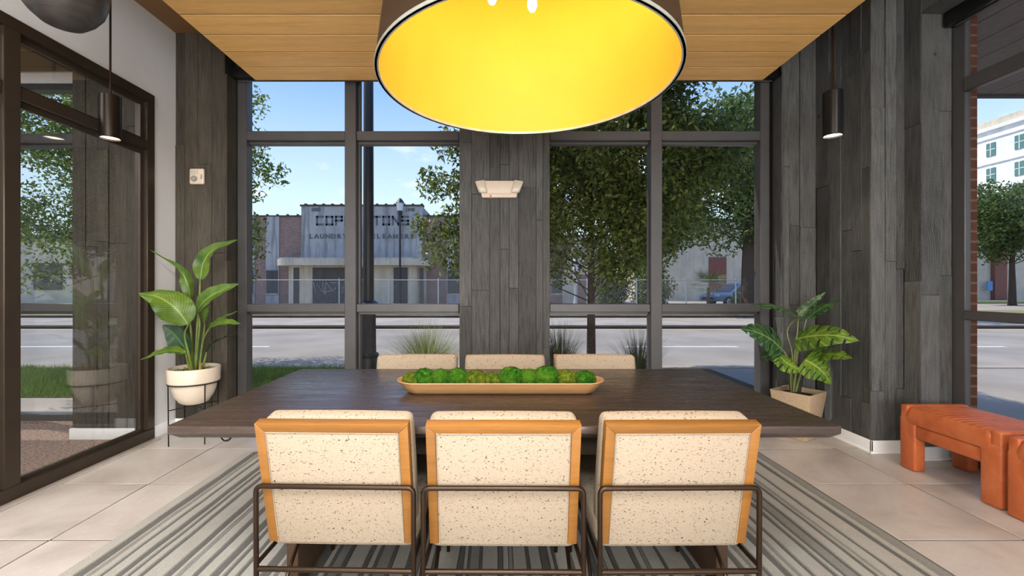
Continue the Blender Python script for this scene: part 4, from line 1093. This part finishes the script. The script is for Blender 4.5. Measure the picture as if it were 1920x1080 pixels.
def leaves_np(rng, cents, rads, n, l, wd, zsq=1.0):
    w_ = np.array([q ** 2 for q in rads]); idx = rng.choice(len(cents), n, p=w_ / w_.sum())
    C = np.array(cents)[idx]; Rr = np.array(rads)[idx]
    d = rng.normal(size=(n, 3)); d /= np.linalg.norm(d, axis=1)[:, None]
    P = C + d * (Rr * rng.random(n) ** 0.45)[:, None] * np.array([1, 1, zsq])
    a = rng.normal(size=(n, 3)); a[:, 2] -= 0.2; a /= np.linalg.norm(a, axis=1)[:, None]
    b_ = rng.normal(size=(n, 3)); s = np.cross(a, b_); s /= np.linalg.norm(s, axis=1)[:, None]
    L = (l * rng.uniform(0.6, 1.25, n))[:, None]; W = (wd * rng.uniform(0.7, 1.2, n))[:, None]
    nn = np.cross(a, s) * L * 0.12
    V = np.stack([P - a * L / 2, P + s * W / 2 + nn - a * L * 0.05, P + a * L / 2, P - s * W / 2 + nn - a * L * 0.05], 1).reshape(-1, 3)
    return V

def tree(name, label, loc, trunk_h, trunk_r, crown_c, crown_r, ncl, clr, nleaf, lsize, mat, seed, group='street trees', lean=(0, 0), extra=()):
    t = thing(name, label, 'tree', loc, 0, group); rng = np.random.default_rng(seed); R = random.Random(seed)
    cents = []; rads = []
    while len(cents) < ncl:
        d = rng.uniform(-1, 1, 3)
        rr = np.linalg.norm(d)
        if rr > 1 or rr < 0.25: continue
        cents.append([crown_c[i] + d[i] * crown_r[i] for i in range(3)]); rads.append(R.uniform(*clr))
    for (p, r) in extra: cents.append(list(p)); rads.append(r)
    zt = crown_c[2] + crown_r[2] * 0.55
    pts = [Vector((0, 0, 0)), Vector((lean[0] * 0.25, lean[1] * 0.25, trunk_h * 0.5)), Vector((lean[0] * 0.6, lean[1] * 0.6, trunk_h)), Vector((crown_c[0] * 0.5, crown_c[1] * 0.5, (trunk_h + zt) / 2)), Vector((crown_c[0], crown_c[1], zt))]
    P = catmull(pts, 24)
    MB().tube(P, [trunk_r * (1.25 if i == 0 else 1.0) * (1 - 0.80 * i / 24) for i in range(25)], 10).build('trunk', MAT['bark'], t, smooth=True)
    br = MB()
    for c in cents:
        c = Vector(c); k = min(23, max(7, int(24 * (0.28 + 0.6 * max(0, min(1, (c.z - trunk_h * 0.8) / max(0.1, zt - trunk_h)))))))
        k = min(k, 22); a = P[k]; mid = (a + c) / 2 + Vector((R.uniform(-.1, .1), R.uniform(-.1, .1), R.uniform(0.02, .2))) * (c - a).length
        r0_ = trunk_r * 0.15
        br.tube(catmull([a, mid, c], 6), [r0_ * (1 - 0.85 * i / 6) for i in range(7)], 5, False)
        for q in range(4):
            e_ = c + Vector((R.uniform(-1, 1), R.uniform(-1, 1), R.uniform(-1, 1))) * clr[1] * 0.45
            br.tube([mid.lerp(c, R.uniform(0.5, 1)), e_], [r0_ * 0.25, r0_ * 0.06], 4, False)
    br.build('branches', MAT['bark'], t, smooth=True)
    V = leaves_np(rng, cents, rads, nleaf, lsize, lsize * 0.42)
    stuff(np_mesh('foliage', V, np.arange(len(V)).reshape(-1, 4), MAT[mat], t))
    return t
# near street tree in the right-hand window
tree('street_tree', 'slim-trunked oak close outside the right window, its crown filling the panes', (1.44, 6.6, GZ), 2.0, 0.075, (-0.05, 0.0, 3.75), (1.95, 1.7, 2.0), 88, (0.34, 0.58), 70000, 0.095, 'oak_leaf', 21,
     extra=[((-2.2, 0, 1.95), 0.42), ((-2.0, -0.2, 2.35), 0.38), ((-1.75, 0.1, 1.75), 0.4), ((-2.4, 0.2, 3.0), 0.3), ((-2.1, 0, 3.55), 0.33), ((-1.9, 0, 2.9), 0.3), ((-2.6, 0, 2.3), 0.2), ((-0.5, 0, 1.75), 0.4), ((0.3, 0, 1.7), 0.4), ((0.9, 0, 1.95), 0.4), ((1.3, -.2, 2.3), 0.45), ((0.1, -.5, 1.85), 0.4), ((-0.4, -.4, 2.2), 0.45), ((0.6, -.5, 2.2), 0.45), ((-0.9, 0.1, 2.2), 0.4), ((0.5, 0.3, 1.75), 0.35)])
# left street tree, beside window
tree('street_tree', 'leafy oak left of the windows with branch tips entering the left pane', (-6.5, 7.6, GZ), 2.1, 0.10, (0.0, 0.0, 3.9), (2.5, 1.7, 2.3), 78, (0.32, 0.58), 30000, 0.09, 'oak_leaf_bright', 33,
     extra=[((2.75, -0.9, 2.0), 0.26), ((2.6, -0.7, 2.35), 0.28), ((2.75, -0.8, 3.25), 0.30), ((3.05, -0.8, 3.15), 0.24), ((2.7, -.8, 3.75), 0.26), ((2.7, -.8, 4.25), 0.28), ((2.65, -.7, 2.9), 0.22), ((2.5, -.7, 1.6), 0.25), ((-1.2, 0.3, 1.75), 0.45), ((-0.8, 0.2, 2.2), 0.45), ((-1.6, 0.1, 2.3), 0.45), ((-1.5, -.3, 1.55), 0.35), ((-0.6, 0.2, 1.6), 0.35)])
# large tree across the median
tree('shade_tree', 'large light green oak with a thick trunk across the road', (11.9, 20.6, GZ), 4.6, 0.34, (-0.6, 0.0, 6.9), (5.0, 4.0, 3.1), 80, (0.8, 1.5), 24000, 0.26, 'far_leaf', 45)
tree('shade_tree', 'bushy oak behind the slim tree, above the shrubs across the road', (10.9, 30.4, GZ), 3.4, 0.2, (0.0, 0.0, 6.0), (3.2, 2.8, 3.6), 60, (0.7, 1.3), 16000, 0.26, 'far_leaf', 46)
tree('shade_tree', 'oak seen through the side window before the pale building', (35.5, 30, GZ), 3.2, 0.22, (0.3, 0.0, 6.2), (5.2, 3.0, 2.6), 60, (0.8, 1.3), 15000, 0.30, 'far_leaf', 47)
tree('shade_tree', 'dark oak at the right picture edge outside the side window', (31.0, 22, GZ), 3.2, 0.2, (0.3, 0.0, 6.0), (3.0, 3.0, 2.6), 45, (0.8, 1.3), 9000, 0.28, 'far_leaf', 48)

# ornamental grasses
def grass_clump(label, x, y, h, spread, n, mat, seed):
    t = thing('ornamental_grass', label, 'plant', (x, y, GZ), 0, 'ornamental grasses outside the windows')
    R = random.Random(seed); V = []; F = []
    for k in range(n):
        a = R.uniform(0, 2 * PI); L = h * R.uniform(0.65, 1.1); sp = spread * R.uniform(0.1, 1.0); r = 0.12 * R.random()
        p0 = Vector((r * math.cos(a), r * math.sin(a), 0)); out = Vector((math.cos(a), math.sin(a), 0)); sd_ = Vector((-math.sin(a), math.cos(a), 0)) * R.uniform(0.003, 0.006)
        o0 = len(V)
        for i in range(6):
            u = i / 5; p = p0 + out * (sp * u ** 1.7) + Vector((0, 0, L * (u - 0.38 * (sp / max(h, .1)) * u ** 2.4)))
            V += [tuple(p - sd_ * (1.05 - u)), tuple(p + sd_ * (1.05 - u))]
        for i in range(5): F.append((o0 + 2 * i, o0 + 2 * i + 1, o0 + 2 * i + 3, o0 + 2 * i + 2))
    stuff(np_mesh('grass_blades', np.array(V), np.array(F), MAT[mat], t))
    return t
grass_clump('pale feathery ornamental grass clump outside, right of the lamp post', -0.93, 5.9, 1.0, 0.9, 1000, 'reed', 1)
grass_clump('dark grass clump outside, left of the slim tree trunk', 0.88, 6.0, 0.95, 0.52, 600, 'reed_dark', 2)
grass_clump('spiky dark grass clump outside, right of the slim tree trunk', 1.93, 5.9, 0.9, 0.56, 420, 'reed_dark', 3)

# thick dark pole close outside
pt = thing('street_light', 'thick dark lamp post just outside the left window pair', 'lamp post', (-1.90, 6.5, GZ))
MB().lathe([(0.0, 0.0), (0.22, 0.0), (0.22, 0.05), (0.19, 0.14), (0.145, 0.28), (0.135, 0.34), (0.15, 0.36), (0.15, 0.40), (0.12, 0.42), (0.0, 0.42)], 24).build('base', MAT['pole'], pt, smooth=True)
MB().lathe([(0.0, 0.42), (0.115, 0.42), (0.108, 1.12), (0.0, 1.12)], 8).build('lower_shaft', MAT['pole'], pt)
MB().lathe([(0.0, 1.12), (0.135, 1.12), (0.145, 1.15), (0.10, 1.19), (0.0, 1.19)], 24).build('collar', MAT['pole'], pt, smooth=True)
MB().lathe([(0.0, 1.19), (0.080, 1.19), (0.062, 8.4), (0.0, 8.4)], 16).build('upper_shaft', MAT['pole'], pt, smooth=True)
MB().tube([(0, 0, 8.3), (0, 0.8, 8.7), (0, 1.8, 8.8)], 0.05, 8).build('arm', MAT['pole'], pt, smooth=True)
MB().box(-0.15, 0.15, 1.7, 2.4, 8.72, 8.86).build('lamp_head', MAT['pole'], pt, bevel=0.03)

# slim period lamp post across the road
def lantern(label, x, y, h, mat):
    t = thing('street_lamp', label, 'lamp post', (x, y, GZ), 0, 'slim lantern posts across the road')
    MB().lathe([(0.0, 0), (0.16, 0), (0.15, 0.3), (0.09, 0.7), (0.0, 0.7)], 16).build('base', mat, t, smooth=True)
    MB().lathe([(0.0, 0.7), (0.075, 0.7), (0.055, h - 0.95), (0.0, h - 0.95)], 12).build('post', mat, t, smooth=True)
    MB().lathe([(0.0, 1.5), (0.11, 1.5), (0.13, 1.6), (0.11, 1.7), (0.0, 1.7)], 12).build('ring', mat, t, smooth=True)
    MB().lathe([(0.0, h - 0.98), (0.10, h - 0.98), (0.15, h - 0.85), (0.13, h - 0.72), (0.0, h - 0.72)], 12).build('lantern_base', mat, t, smooth=True)
    MB().lathe([(0.0, h - 0.72), (0.15, h - 0.72), (0.21, h - 0.28), (0.0, h - 0.28)], 8).build('lantern_glass', MAT['lamp_glass'], t)
    MB().lathe([(0.0, h - 0.28), (0.26, h - 0.28), (0.14, h - 0.08), (0.03, h), (0.0, h + 0.04)], 8).build('lantern_cap', mat, t)
lantern('slim dark lantern post in front of the lettered building', -5.5, 25.0, 6.45, MAT['pole'])
lantern('slim pale lantern post left of the slim tree trunk', 4.55, 25.0, 3.1, MAT['galv'])

# ------------------------------------------------------------------ laundry building
D = 30.0; q30 = D / 818
def bxp(px): return (px - 930) * q30
def bzp(py): return EYE + (537 - py) * q30
lb = thing('laundry_building', 'old stained grey laundry building with faded lettering across the road', 'building', (0, 0, 0))
B('parapet_wall', MAT['stucco'], lb, bxp(568), bxp(793), D - 0.25, D + 8, GZ, bzp(388), own=True)
wm = [('stucco', 470, 478), ('pink_brick', 478, 499), ('stucco', 499, 524), ('pink_brick', 524, 568), ('pink_brick', 793, 838), ('stucco', 838, 866), ('pink_brick', 866, 905), ('stucco', 905, 930), ('pink_brick', 930, 985), ('stucco', 985, 1010), ('pink_brick', 1010, 1055), ('cream', 1055, 1138), ('pink_brick', 428, 470), ('stucco', 400, 428), ('pink_brick', 340, 400)]
for (mm, a, c) in wm:
    B('wall_bay', MAT[mm], lb, bxp(a), bxp(c), D + (0.0 if mm != 'stucco' else -0.06), D + 8, GZ, bzp(406 if mm != 'cream' else 440), own=True)
for (a, c, tp) in ((465, 477, 507), (499, 523, 507), (838, 866, 507), (905, 929, 507), (985, 1008, 507), (1033, 1054, 512), (403, 426, 507)):
    wn_ = B('window', MAT['dark_window'], lb, bxp(a) + 0.05, bxp(c) - 0.05, D - 0.10, D + 0.1, bzp(550), bzp(tp), own=True)
    B('window_bar', MAT['board'], wn_, -0.02, 0.02, -0.12, -0.09, -0.7, 0.7)
    B('window_sill', MAT['stucco'], lb, bxp(a), bxp(c), D - 0.16, D, bzp(550) - 0.1, bzp(550), own=True)
B('side_door', MAT['pink_brick'], lb, bxp(1083), bxp(1102), D - 0.06, D, GZ, bzp(515), own=True)
cp = MB(); cp.box(bxp(566), bxp(795), D - 0.32, D + 0.2, bzp(388), bzp(385)); cp.box(bxp(340), bxp(568), D - 0.1, D + 0.2, bzp(406), bzp(404)); cp.box(bxp(793), bxp(1055), D - 0.1, D + 0.2, bzp(406), bzp(404))
cp.build('coping', MAT['coping'], lb)
kn = MB()
for k in range(14): kn.box(bxp(576 + 16.6 * k) - 0.05, bxp(576 + 16.6 * k) + 0.08, D - 0.36, D, bzp(386.5), bzp(383.3))
for k in range(12): kn.box(bxp(350 + 19 * k) - 0.05, bxp(350 + 19 * k) + 0.08, D - 0.14, D, bzp(405), bzp(402))
for k in range(13): kn.box(bxp(803 + 19 * k) - 0.05, bxp(803 + 19 * k) + 0.08, D - 0.14, D, bzp(405), bzp(402))
kn.build('coping_joint', MAT['coping'], lb)
def bay(hx0, hx1, dep, z0, z1, nm, mat, r):
    pts = [(hx0, D)]
    for k in range(9):
        a = PI + (PI / 2) * k / 8; pts.append((hx0 + r + r * math.cos(a), D - dep + r + r * math.sin(a) ))
    for k in range(9):
        a = 1.5 * PI + (PI / 2) * k / 8; pts.append((hx1 - r + r * math.cos(a), D - dep + r + r * math.sin(a)))
    pts.append((hx1, D))
    return MB().prism(pts, z0, z1, 'xy').build(nm, mat, lb, smooth=True, origin=((hx0 + hx1) / 2, D, (z0 + z1) / 2))
bay(bxp(527) + 0.3, bxp(812), 2.2, bzp(500), bzp(488.5), 'entrance_canopy', MAT['cream'], 1.4)
bay(bxp(528) + 0.3, bxp(811), 2.0, bzp(488.5), bzp(486), 'canopy_flashing', MAT['stucco'], 1.3)
bay(bxp(548), bxp(800), 1.3, GZ, bzp(500), 'entrance_bay', MAT['cream'], 1.0)
yb = D - 1.36
def op(a, c, mat, nm): return B(nm, MAT[mat], lb, bxp(a) * (yb / D), bxp(c) * (yb / D), yb, yb + 0.3, GZ, EYE + (537 - 502) * yb / 818, own=True)
bd = op(586, 648, 'board', 'boarded_opening'); op(672, 694, 'board', 'boarded_opening'); op(738, 764, 'dark_window', 'doorway'); op(550, 560, 'dark_window', 'doorway'); op(787, 793, 'dark_window', 'doorway')
gr = MB(); gs = [[(588, 530), (592, 551), (595, 532), (604, 547), (606, 528)], [(606, 548), (611, 528), (610, 553)], [(611, 529), (623, 545), (606, 548)], [(620, 530), (636, 530), (622, 547), (630, 540)], [(640, 541), (645, 537), (641, 550)], [(636, 540), (637, 541)], [(646, 530), (648, 534)]]
for s_ in gs: gr.tube([((px - 930) * (yb - 0.012) / 818, yb - 0.012, EYE + (537 - py) * yb / 818) for (px, py) in s_], 0.028, 5)
gr.build('graffiti', MAT['graffiti'], lb)
# faded block lettering on the parapet (square deco capitals)
GL = {'C': [(1, 1, 0, 1), (0, 1, 0, 0), (0, 0, 1, 0)], 'O': [(0, 0, 1, 0), (1, 0, 1, 1), (1, 1, 0, 1), (0, 1, 0, 0)], 'P': [(0, 0, 0, 1), (0, 1, 1, 1), (1, 1, 1, .5), (1, .5, 0, .5)],
      'L': [(0, 1, 0, 0), (0, 0, 1, 0)], 'E': [(1, 1, 0, 1), (0, 1, 0, 0), (0, 0, 1, 0), (0, .5, .85, .5)], 'S': [(1, 1, 0, 1), (0, 1, 0, .5), (0, .5, 1, .5), (1, .5, 1, 0), (1, 0, 0, 0)],
      'T': [(0, 1, 1, 1), (.5, 1, .5, 0)], 'N': [(0, 0, 0, 1), (0, 1, 1, 0), (1, 0, 1, 1)]}
yl = D - 0.25
for ch_, px in zip('COPLESTONS', [594.5 + 17.75 * k for k in range(10)]):
    b = MB(); x0 = (px - 930) * yl / 818; wd_ = 11 * yl / 818; zb_ = EYE + (537 - 421) * yl / 818; hh_ = 14.5 * yl / 818; th = 0.065
    for (a, b0, c, d0) in GL[ch_]:
        p, q = Vector((x0 + a * wd_, 0, zb_ + b0 * hh_)), Vector((x0 + c * wd_, 0, zb_ + d0 * hh_)); d_ = (q - p).normalized() * th; n_ = Vector((-d_.z, 0, d_.x))
        b.prism([((p - d_ + n_).x, (p - d_ + n_).z), ((p - d_ - n_).x, (p - d_ - n_).z), ((q + d_ - n_).x, (q + d_ - n_).z), ((q + d_ + n_).x, (q + d_ + n_).z)], yl - 0.02, yl + 0.01, 'xz')
    b.build('letter', MAT['letter'], lb)
def row_text(body, px, py, size, sx=1.0): text_obj('lettering', body, size, ((px - 930) * yl / 818, yl - 0.01, EYE + (537 - py) * yl / 818), (PI / 2, 0, 0), MAT['letter'], lb, 0.012, bold=0.018, sx=sx)
for ch_, px in zip('LAUNDRY', [583 + 10.6 * k for k in range(7)]): row_text(ch_, px, 443.5, 0.42, 1.1)
row_text('&', 674, 443.5, 0.42)
for ch_, px in zip('CLEANERS', [699 + 10.6 * k for k in range(8)]): row_text(ch_, px, 443.5, 0.42, 1.1)
row_text('1008', 592, 393.5, 0.32); row_text('1948', 769, 393.5, 0.32)

# low grey building left of the laundry
gb = thing('grey_warehouse', 'low pale grey building far left across the road, seen through the glass partition', 'building', (0, 0, 0))
B('wall', MAT['beige'], gb, -52, -24, 31, 42, GZ, 4.6, own=True)
B('roof_edge', MAT['coping'], gb, -52.2, -23.8, 30.8, 42.2, 4.6, 4.85, own=True)
for k in range(6): B('window', MAT['dark_window'], gb, -50 + 4.3 * k, -48 + 4.3 * k, 30.93, 31.1, 1.0, 2.9, own=True)
# chain-link fence across the road
cf = thing('chain_link_fence', 'chain-link fence with pale top rail along the far pavement', 'fence', (0, 24.2, GZ))
fx0, fx1 = -15.0, 14.0
for k in range(11):
    x = -14.2 + 2.75 * k; MB().tube([(x, 0, 0), (x, 0, 1.85)], 0.035, 8).build('fence_post', MAT['galv'], cf, smooth=True)
MB().tube([(fx0, 0, 1.76), (fx1, 0, 1.76)], 0.022, 8).build('top_rail', MAT['galv'], cf, smooth=True)
ms_ = MB()
n = int((fx1 - fx0) / 0.14)
V = []; F = []
for k in range(-13, n):
    for s0 in (0, 1):
        xa = fx0 + 0.14 * k; xb_ = xa + 1.7
        za, zb_ = (0.05, 1.75) if s0 == 0 else (1.75, 0.05)
        if xa < fx0: 
            f_ = (fx0 - xa) / 1.7; za = za + (zb_ - za) * f_; xa = fx0
        if xb_ > fx1:
            f_ = (fx1 - xa) / (xb_ - xa); zb_ = za + (zb_ - za) * f_; xb_ = fx1
        o0 = len(V); r_ = 0.0035
        V += [(xa, -r_, za), (xa, r_, za + r_), (xa, r_, za - r_), (xb_, -r_, zb_), (xb_, r_, zb_ + r_), (xb_, r_, zb_ - r_)]
        F += [(o0, o0 + 1, o0 + 4, o0 + 3), (o0 + 1, o0 + 2, o0 + 5, o0 + 4), (o0 + 2, o0, o0 + 3, o0 + 5)]
stuff(np_mesh('chain_link_mesh', np.array(V), np.array(F), MAT['galv'], cf))

# ------------------------------------------------------------------ beige building with red panel, far right behind the trees
bb_ = thing('beige_building', 'beige flat building with a tall red-brown door behind the parked car', 'building', (0, 0, 0))
B('wall', MAT['beige'], bb_, 13.5, 30, 40, 50, GZ, 7.2, own=True)
B('roof_edge', MAT['coping'], bb_, 13.3, 30.2, 39.8, 50.2, 7.2, 7.45, own=True)
dr = B('tall_door', MAT['red_brown'], bb_, (1330 - 930) * 39.9 / 818, (1362 - 930) * 39.9 / 818, 39.88, 40.1, GZ, EYE + 55 * 39.9 / 818, own=True)
B('door_plate', MAT['lens_grey'], dr, -0.08, 0.16, -0.13, -0.1, -0.1, 0.25)
# pale ground-floor building and white block seen through the side window
b2 = thing('pale_building', 'pale beige low building with red-brown columns beyond the side window', 'building', (0, 0, 0))
B('wall', MAT['beige'], b2, 40, 62, 42, 52, GZ, 5.6, own=True)
for x in (43.2, 47.6, 52.4): B('column', MAT['red_brown'], b2, x, x + 1.15, 41.6, 42, GZ, 5.2, own=True)
B('parking_sign', MAT['sign_blue'], b2, 46.75, 47.25, 41.5, 41.58, 0.85, 1.75, own=True)
B('roof_edge', MAT['coping'], b2, 39.8, 62.2, 41.8, 52, 5.6, 5.8, own=True)
st(B('verge', MAT['turf'], None, 26, 70, 33, 38, GZ - 0.2, GZ + 0.12))
b3 = thing('white_apartment_block', 'tall white block with green windows seen through the side window', 'building', (0, 0, 0))
B('wall', MAT['white_bldg'], b3, 66, 84, 40, 63, GZ, 22.0, own=True)
B('cornice', MAT['white_bldg'], b3, 65.6, 84.2, 39.6, 63.3, 22.0, 22.45, own=True)
B('attic_band', MAT['beige'], b3, 66.0, 84, 40, 63, 22.45, 23.4, own=True)
for f in range(6):
    z = 18.6 - 3.35 * f
    B('string_course', MAT['white_bldg'], b3, 65.82, 66.1, 40, 63, z + 2.3, z + 2.5, own=True)
    for k in range(6):
        yy = 57.6 - 3.2 * k
        if z < 1: continue
        wn_ = B('window', MAT['green_window'], b3, 65.9, 66.05, yy, yy + 1.05, z, z + 1.75, own=True)
        B('window_bar', MAT['white_bldg'], wn_, -0.12, -0.06, -0.04, 0.04, -0.87, 0.87)
        B('window_bar', MAT['white_bldg'], wn_, -0.12, -0.06, -0.52, 0.52, -0.04, 0.04)

# entrance canopy over the side window outside
cn = thing('entrance_canopy', 'grey board canopy ceiling outside above the side window', 'canopy', (0, 0, 0))
B('canopy_deck', MAT['dark_core'], cn, 3.47, 8.0, -4, 4.68, 3.335, 3.5)
for k in range(15): B('soffit_board', MAT['soffit'], cn, 3.47 + 0.3 * k + 0.004, 3.47 + 0.3 * (k + 1) - 0.004, -4, 4.68, 3.31, 3.334, 0.002, 1, own=True)
B('fascia', MAT['coping'], cn, 3.47, 8.05, 4.68, 4.74, 3.29, 3.52)
B('brick_pier', MAT['red_brick'], cn, 7.2, 7.8, -3.9, -3.3, GZ, 3.33, own=True)

# shrubs and parked cars
def shrub(name, label, x, y, rx, rz, n, ls, mat, seed, group='shrubs across the road'):
    t = thing(name, label, 'shrub', (x, y, GZ), 0, group); rng = np.random.default_rng(seed); R = random.Random(seed)
    cents = []; rads = []
    for k in range(22):
        a = R.uniform(0, 2 * PI); r = rx * math.sqrt(R.random()) * 0.8; cents.append((r * math.cos(a), r * math.sin(a) * 0.7, R.uniform(0.15, 0.85) * rz)); rads.append(rz * R.uniform(0.2, 0.35))
    st_ = MB()
    for c in cents[:10]: st_.tube([(c[0] * 0.15, c[1] * 0.15, 0), c], [0.03, 0.01], 5)
    st_.build('stems', MAT['bark'], t)
    V = leaves_np(rng, cents, rads, n, ls, ls * 0.45); stuff(np_mesh('foliage', V, np.arange(len(V)).reshape(-1, 4), MAT[mat], t)); return t
shrub('shrub', 'pale twiggy shrub right of the white end wall', 6.9, 26.4, 1.1, 2.3, 3500, 0.22, 'shrub_leaf', 61)
shrub('shrub', 'grey green shrub behind the fence left of the window mullion', 9.6, 27.2, 1.1, 2.5, 3500, 0.22, 'shrub_leaf', 62)
shrub('shrub', 'bushy shrub behind the fence right of the window mullion', 8.9, 25.1, 0.8, 1.9, 2600, 0.2, 'shrub_leaf', 63)
shrub('shrub', 'low hedge in front of the blue car', 15.4, 26.2, 1.5, 1.15, 3200, 0.16, 'shrub_leaf', 64)
def palm(label, x, y, h, seed):
    t = thing('fan_palm', label, 'shrub', (x, y, GZ)); R = random.Random(seed); V = []; F = []
    MB().lathe([(0, 0), (0.10, 0), (0.09, h * 0.5), (0, h * 0.5)], 10).build('trunk', MAT['bark'], t)
    for k in range(34):
        a = R.uniform(0, 2 * PI); el = R.uniform(-0.2, 1.3); d = Vector((math.cos(a) * math.cos(el), math.sin(a) * math.cos(el), math.sin(el)))
        c = Vector((0, 0, h * 0.5)) + d * R.uniform(0.5, 0.9); s = d.cross(Vector((0, 0, 1))).normalized(); u = s.cross(d)
        for q in range(11):
            b_ = (q - 5) * 0.24; dd = (d * math.cos(b_) + s * math.sin(b_)); e_ = c + dd * R.uniform(0.5, 0.75) - Vector((0, 0, 0.08)); w2 = dd.cross(u).normalized() * 0.022; o0 = len(V)
            V += [tuple(c), tuple((c + e_) / 2 + w2), tuple(e_), tuple((c + e_) / 2 - w2)]; F.append((o0, o0 + 1, o0 + 2, o0 + 3))
    stuff(np_mesh('fronds', np.array(V), np.array(F), MAT['shrub_leaf'], t))
palm('spiky fan palm left of the red-brown door', 12.6, 25.9, 2.7, 71)

def car(label, x, y, rot, mat):
    t = thing('parked_car', label, 'car', (x, y, GZ + 0.08), rot, 'parked cars')
    body = [(-2.2, 0.35), (-2.25, 0.6), (-2.15, 0.82), (-1.15, 0.95), (1.9, 0.98), (2.2, 0.85), (2.25, 0.55), (2.2, 0.35), (1.75, 0.33), (1.65, 0.55), (1.35, 0.68), (1.05, 0.55), (0.95, 0.33), (-0.95, 0.33), (-1.05, 0.55), (-1.35, 0.68), (-1.65, 0.55), (-1.75, 0.33)]
    MB().prism(body, -0.88, 0.88, 'xz').build('body', mat, t, bevel=0.04, seg=3)
    cab = [(-1.2, 0.93), (-0.35, 1.50), (0.1, 1.60), (1.4, 1.58), (2.05, 0.96)]
    b = MB().prism(cab, -0.78, 0.78, 'xz'); b.v = [(p[0], p[1] * (1 - 0.16 * max(0, (p[2] - 0.93) / 0.65)), p[2]) for p in b.v]
    cbm = b.build('cabin', mat, t, bevel=0.05, seg=3)
    for sy in (-1, 1):
        f = lambda z: sy * 0.785 * (1 - 0.16 * (z - 0.93) / 0.65)
        for pl in ([(-0.85, 1.0), (-0.28, 1.44), (0.28, 1.50), (0.28, 1.0)], [(0.36, 1.0), (0.36, 1.50), (1.3, 1.47), (1.7, 1.02)]):
            n_ = len(pl); vs = [(p[0], f(p[1]) + sy * 0.012, p[1]) for p in pl] + [(p[0], f(p[1]) - sy * 0.02, p[1]) for p in pl]
            MB().add(vs, [tuple(range(n_)), tuple(reversed(range(n_, 2 * n_)))] + [(i, (i + 1) % n_, n_ + (i + 1) % n_, n_ + i) for i in range(n_)]).build('side_window', MAT['dark_window'], cbm)
    ws = [(-1.13, 1.0), (-0.42, 1.48)]
    MB().add([(ws[0][0] - 0.03, -0.68, ws[0][1]), (ws[0][0] - 0.03, 0.68, ws[0][1]), (ws[1][0] - 0.03, 0.58, ws[1][1]), (ws[1][0] - 0.03, -0.58, ws[1][1]), (ws[0][0] + .05, -0.68, ws[0][1]), (ws[0][0] + .05, 0.68, ws[0][1]), (ws[1][0] + .05, 0.58, ws[1][1]), (ws[1][0] + .05, -0.58, ws[1][1])], [(0, 1, 2, 3), (7, 6, 5, 4), (0, 4, 5, 1), (2, 6, 7, 3), (0, 3, 7, 4), (1, 5, 6, 2)]).build('windscreen', MAT['dark_window'], cbm)
    for wx in (-1.35, 1.35):
        for sy in (-1, 1):
            whl = MB().tube([(wx, sy * 0.70, 0.33), (wx, sy * 0.90, 0.33)], 0.33, 20).build('wheel', MAT['tyre'], t, smooth=True)
            MB().tube([(wx, sy * 0.88, 0.33), (wx, sy * 0.91, 0.33)], 0.2, 12).build('hub_cap', MAT['galv'], whl)
    for sy in (-1, 1): MB().box(-2.24, -2.1, sy * 0.75 - 0.16, sy * 0.75 + 0.16, 0.66, 0.80).build('headlamp', MAT['lamp_glass'], t, bevel=0.03)
    MB().box(-2.28, -2.2, -0.55, 0.55, 0.45, 0.62).build('grille', MAT['tyre'], t, bevel=0.01)
car('blue car parked in front of the beige building', 16.3, 29.5, math.radians(12), MAT['car_blue'])
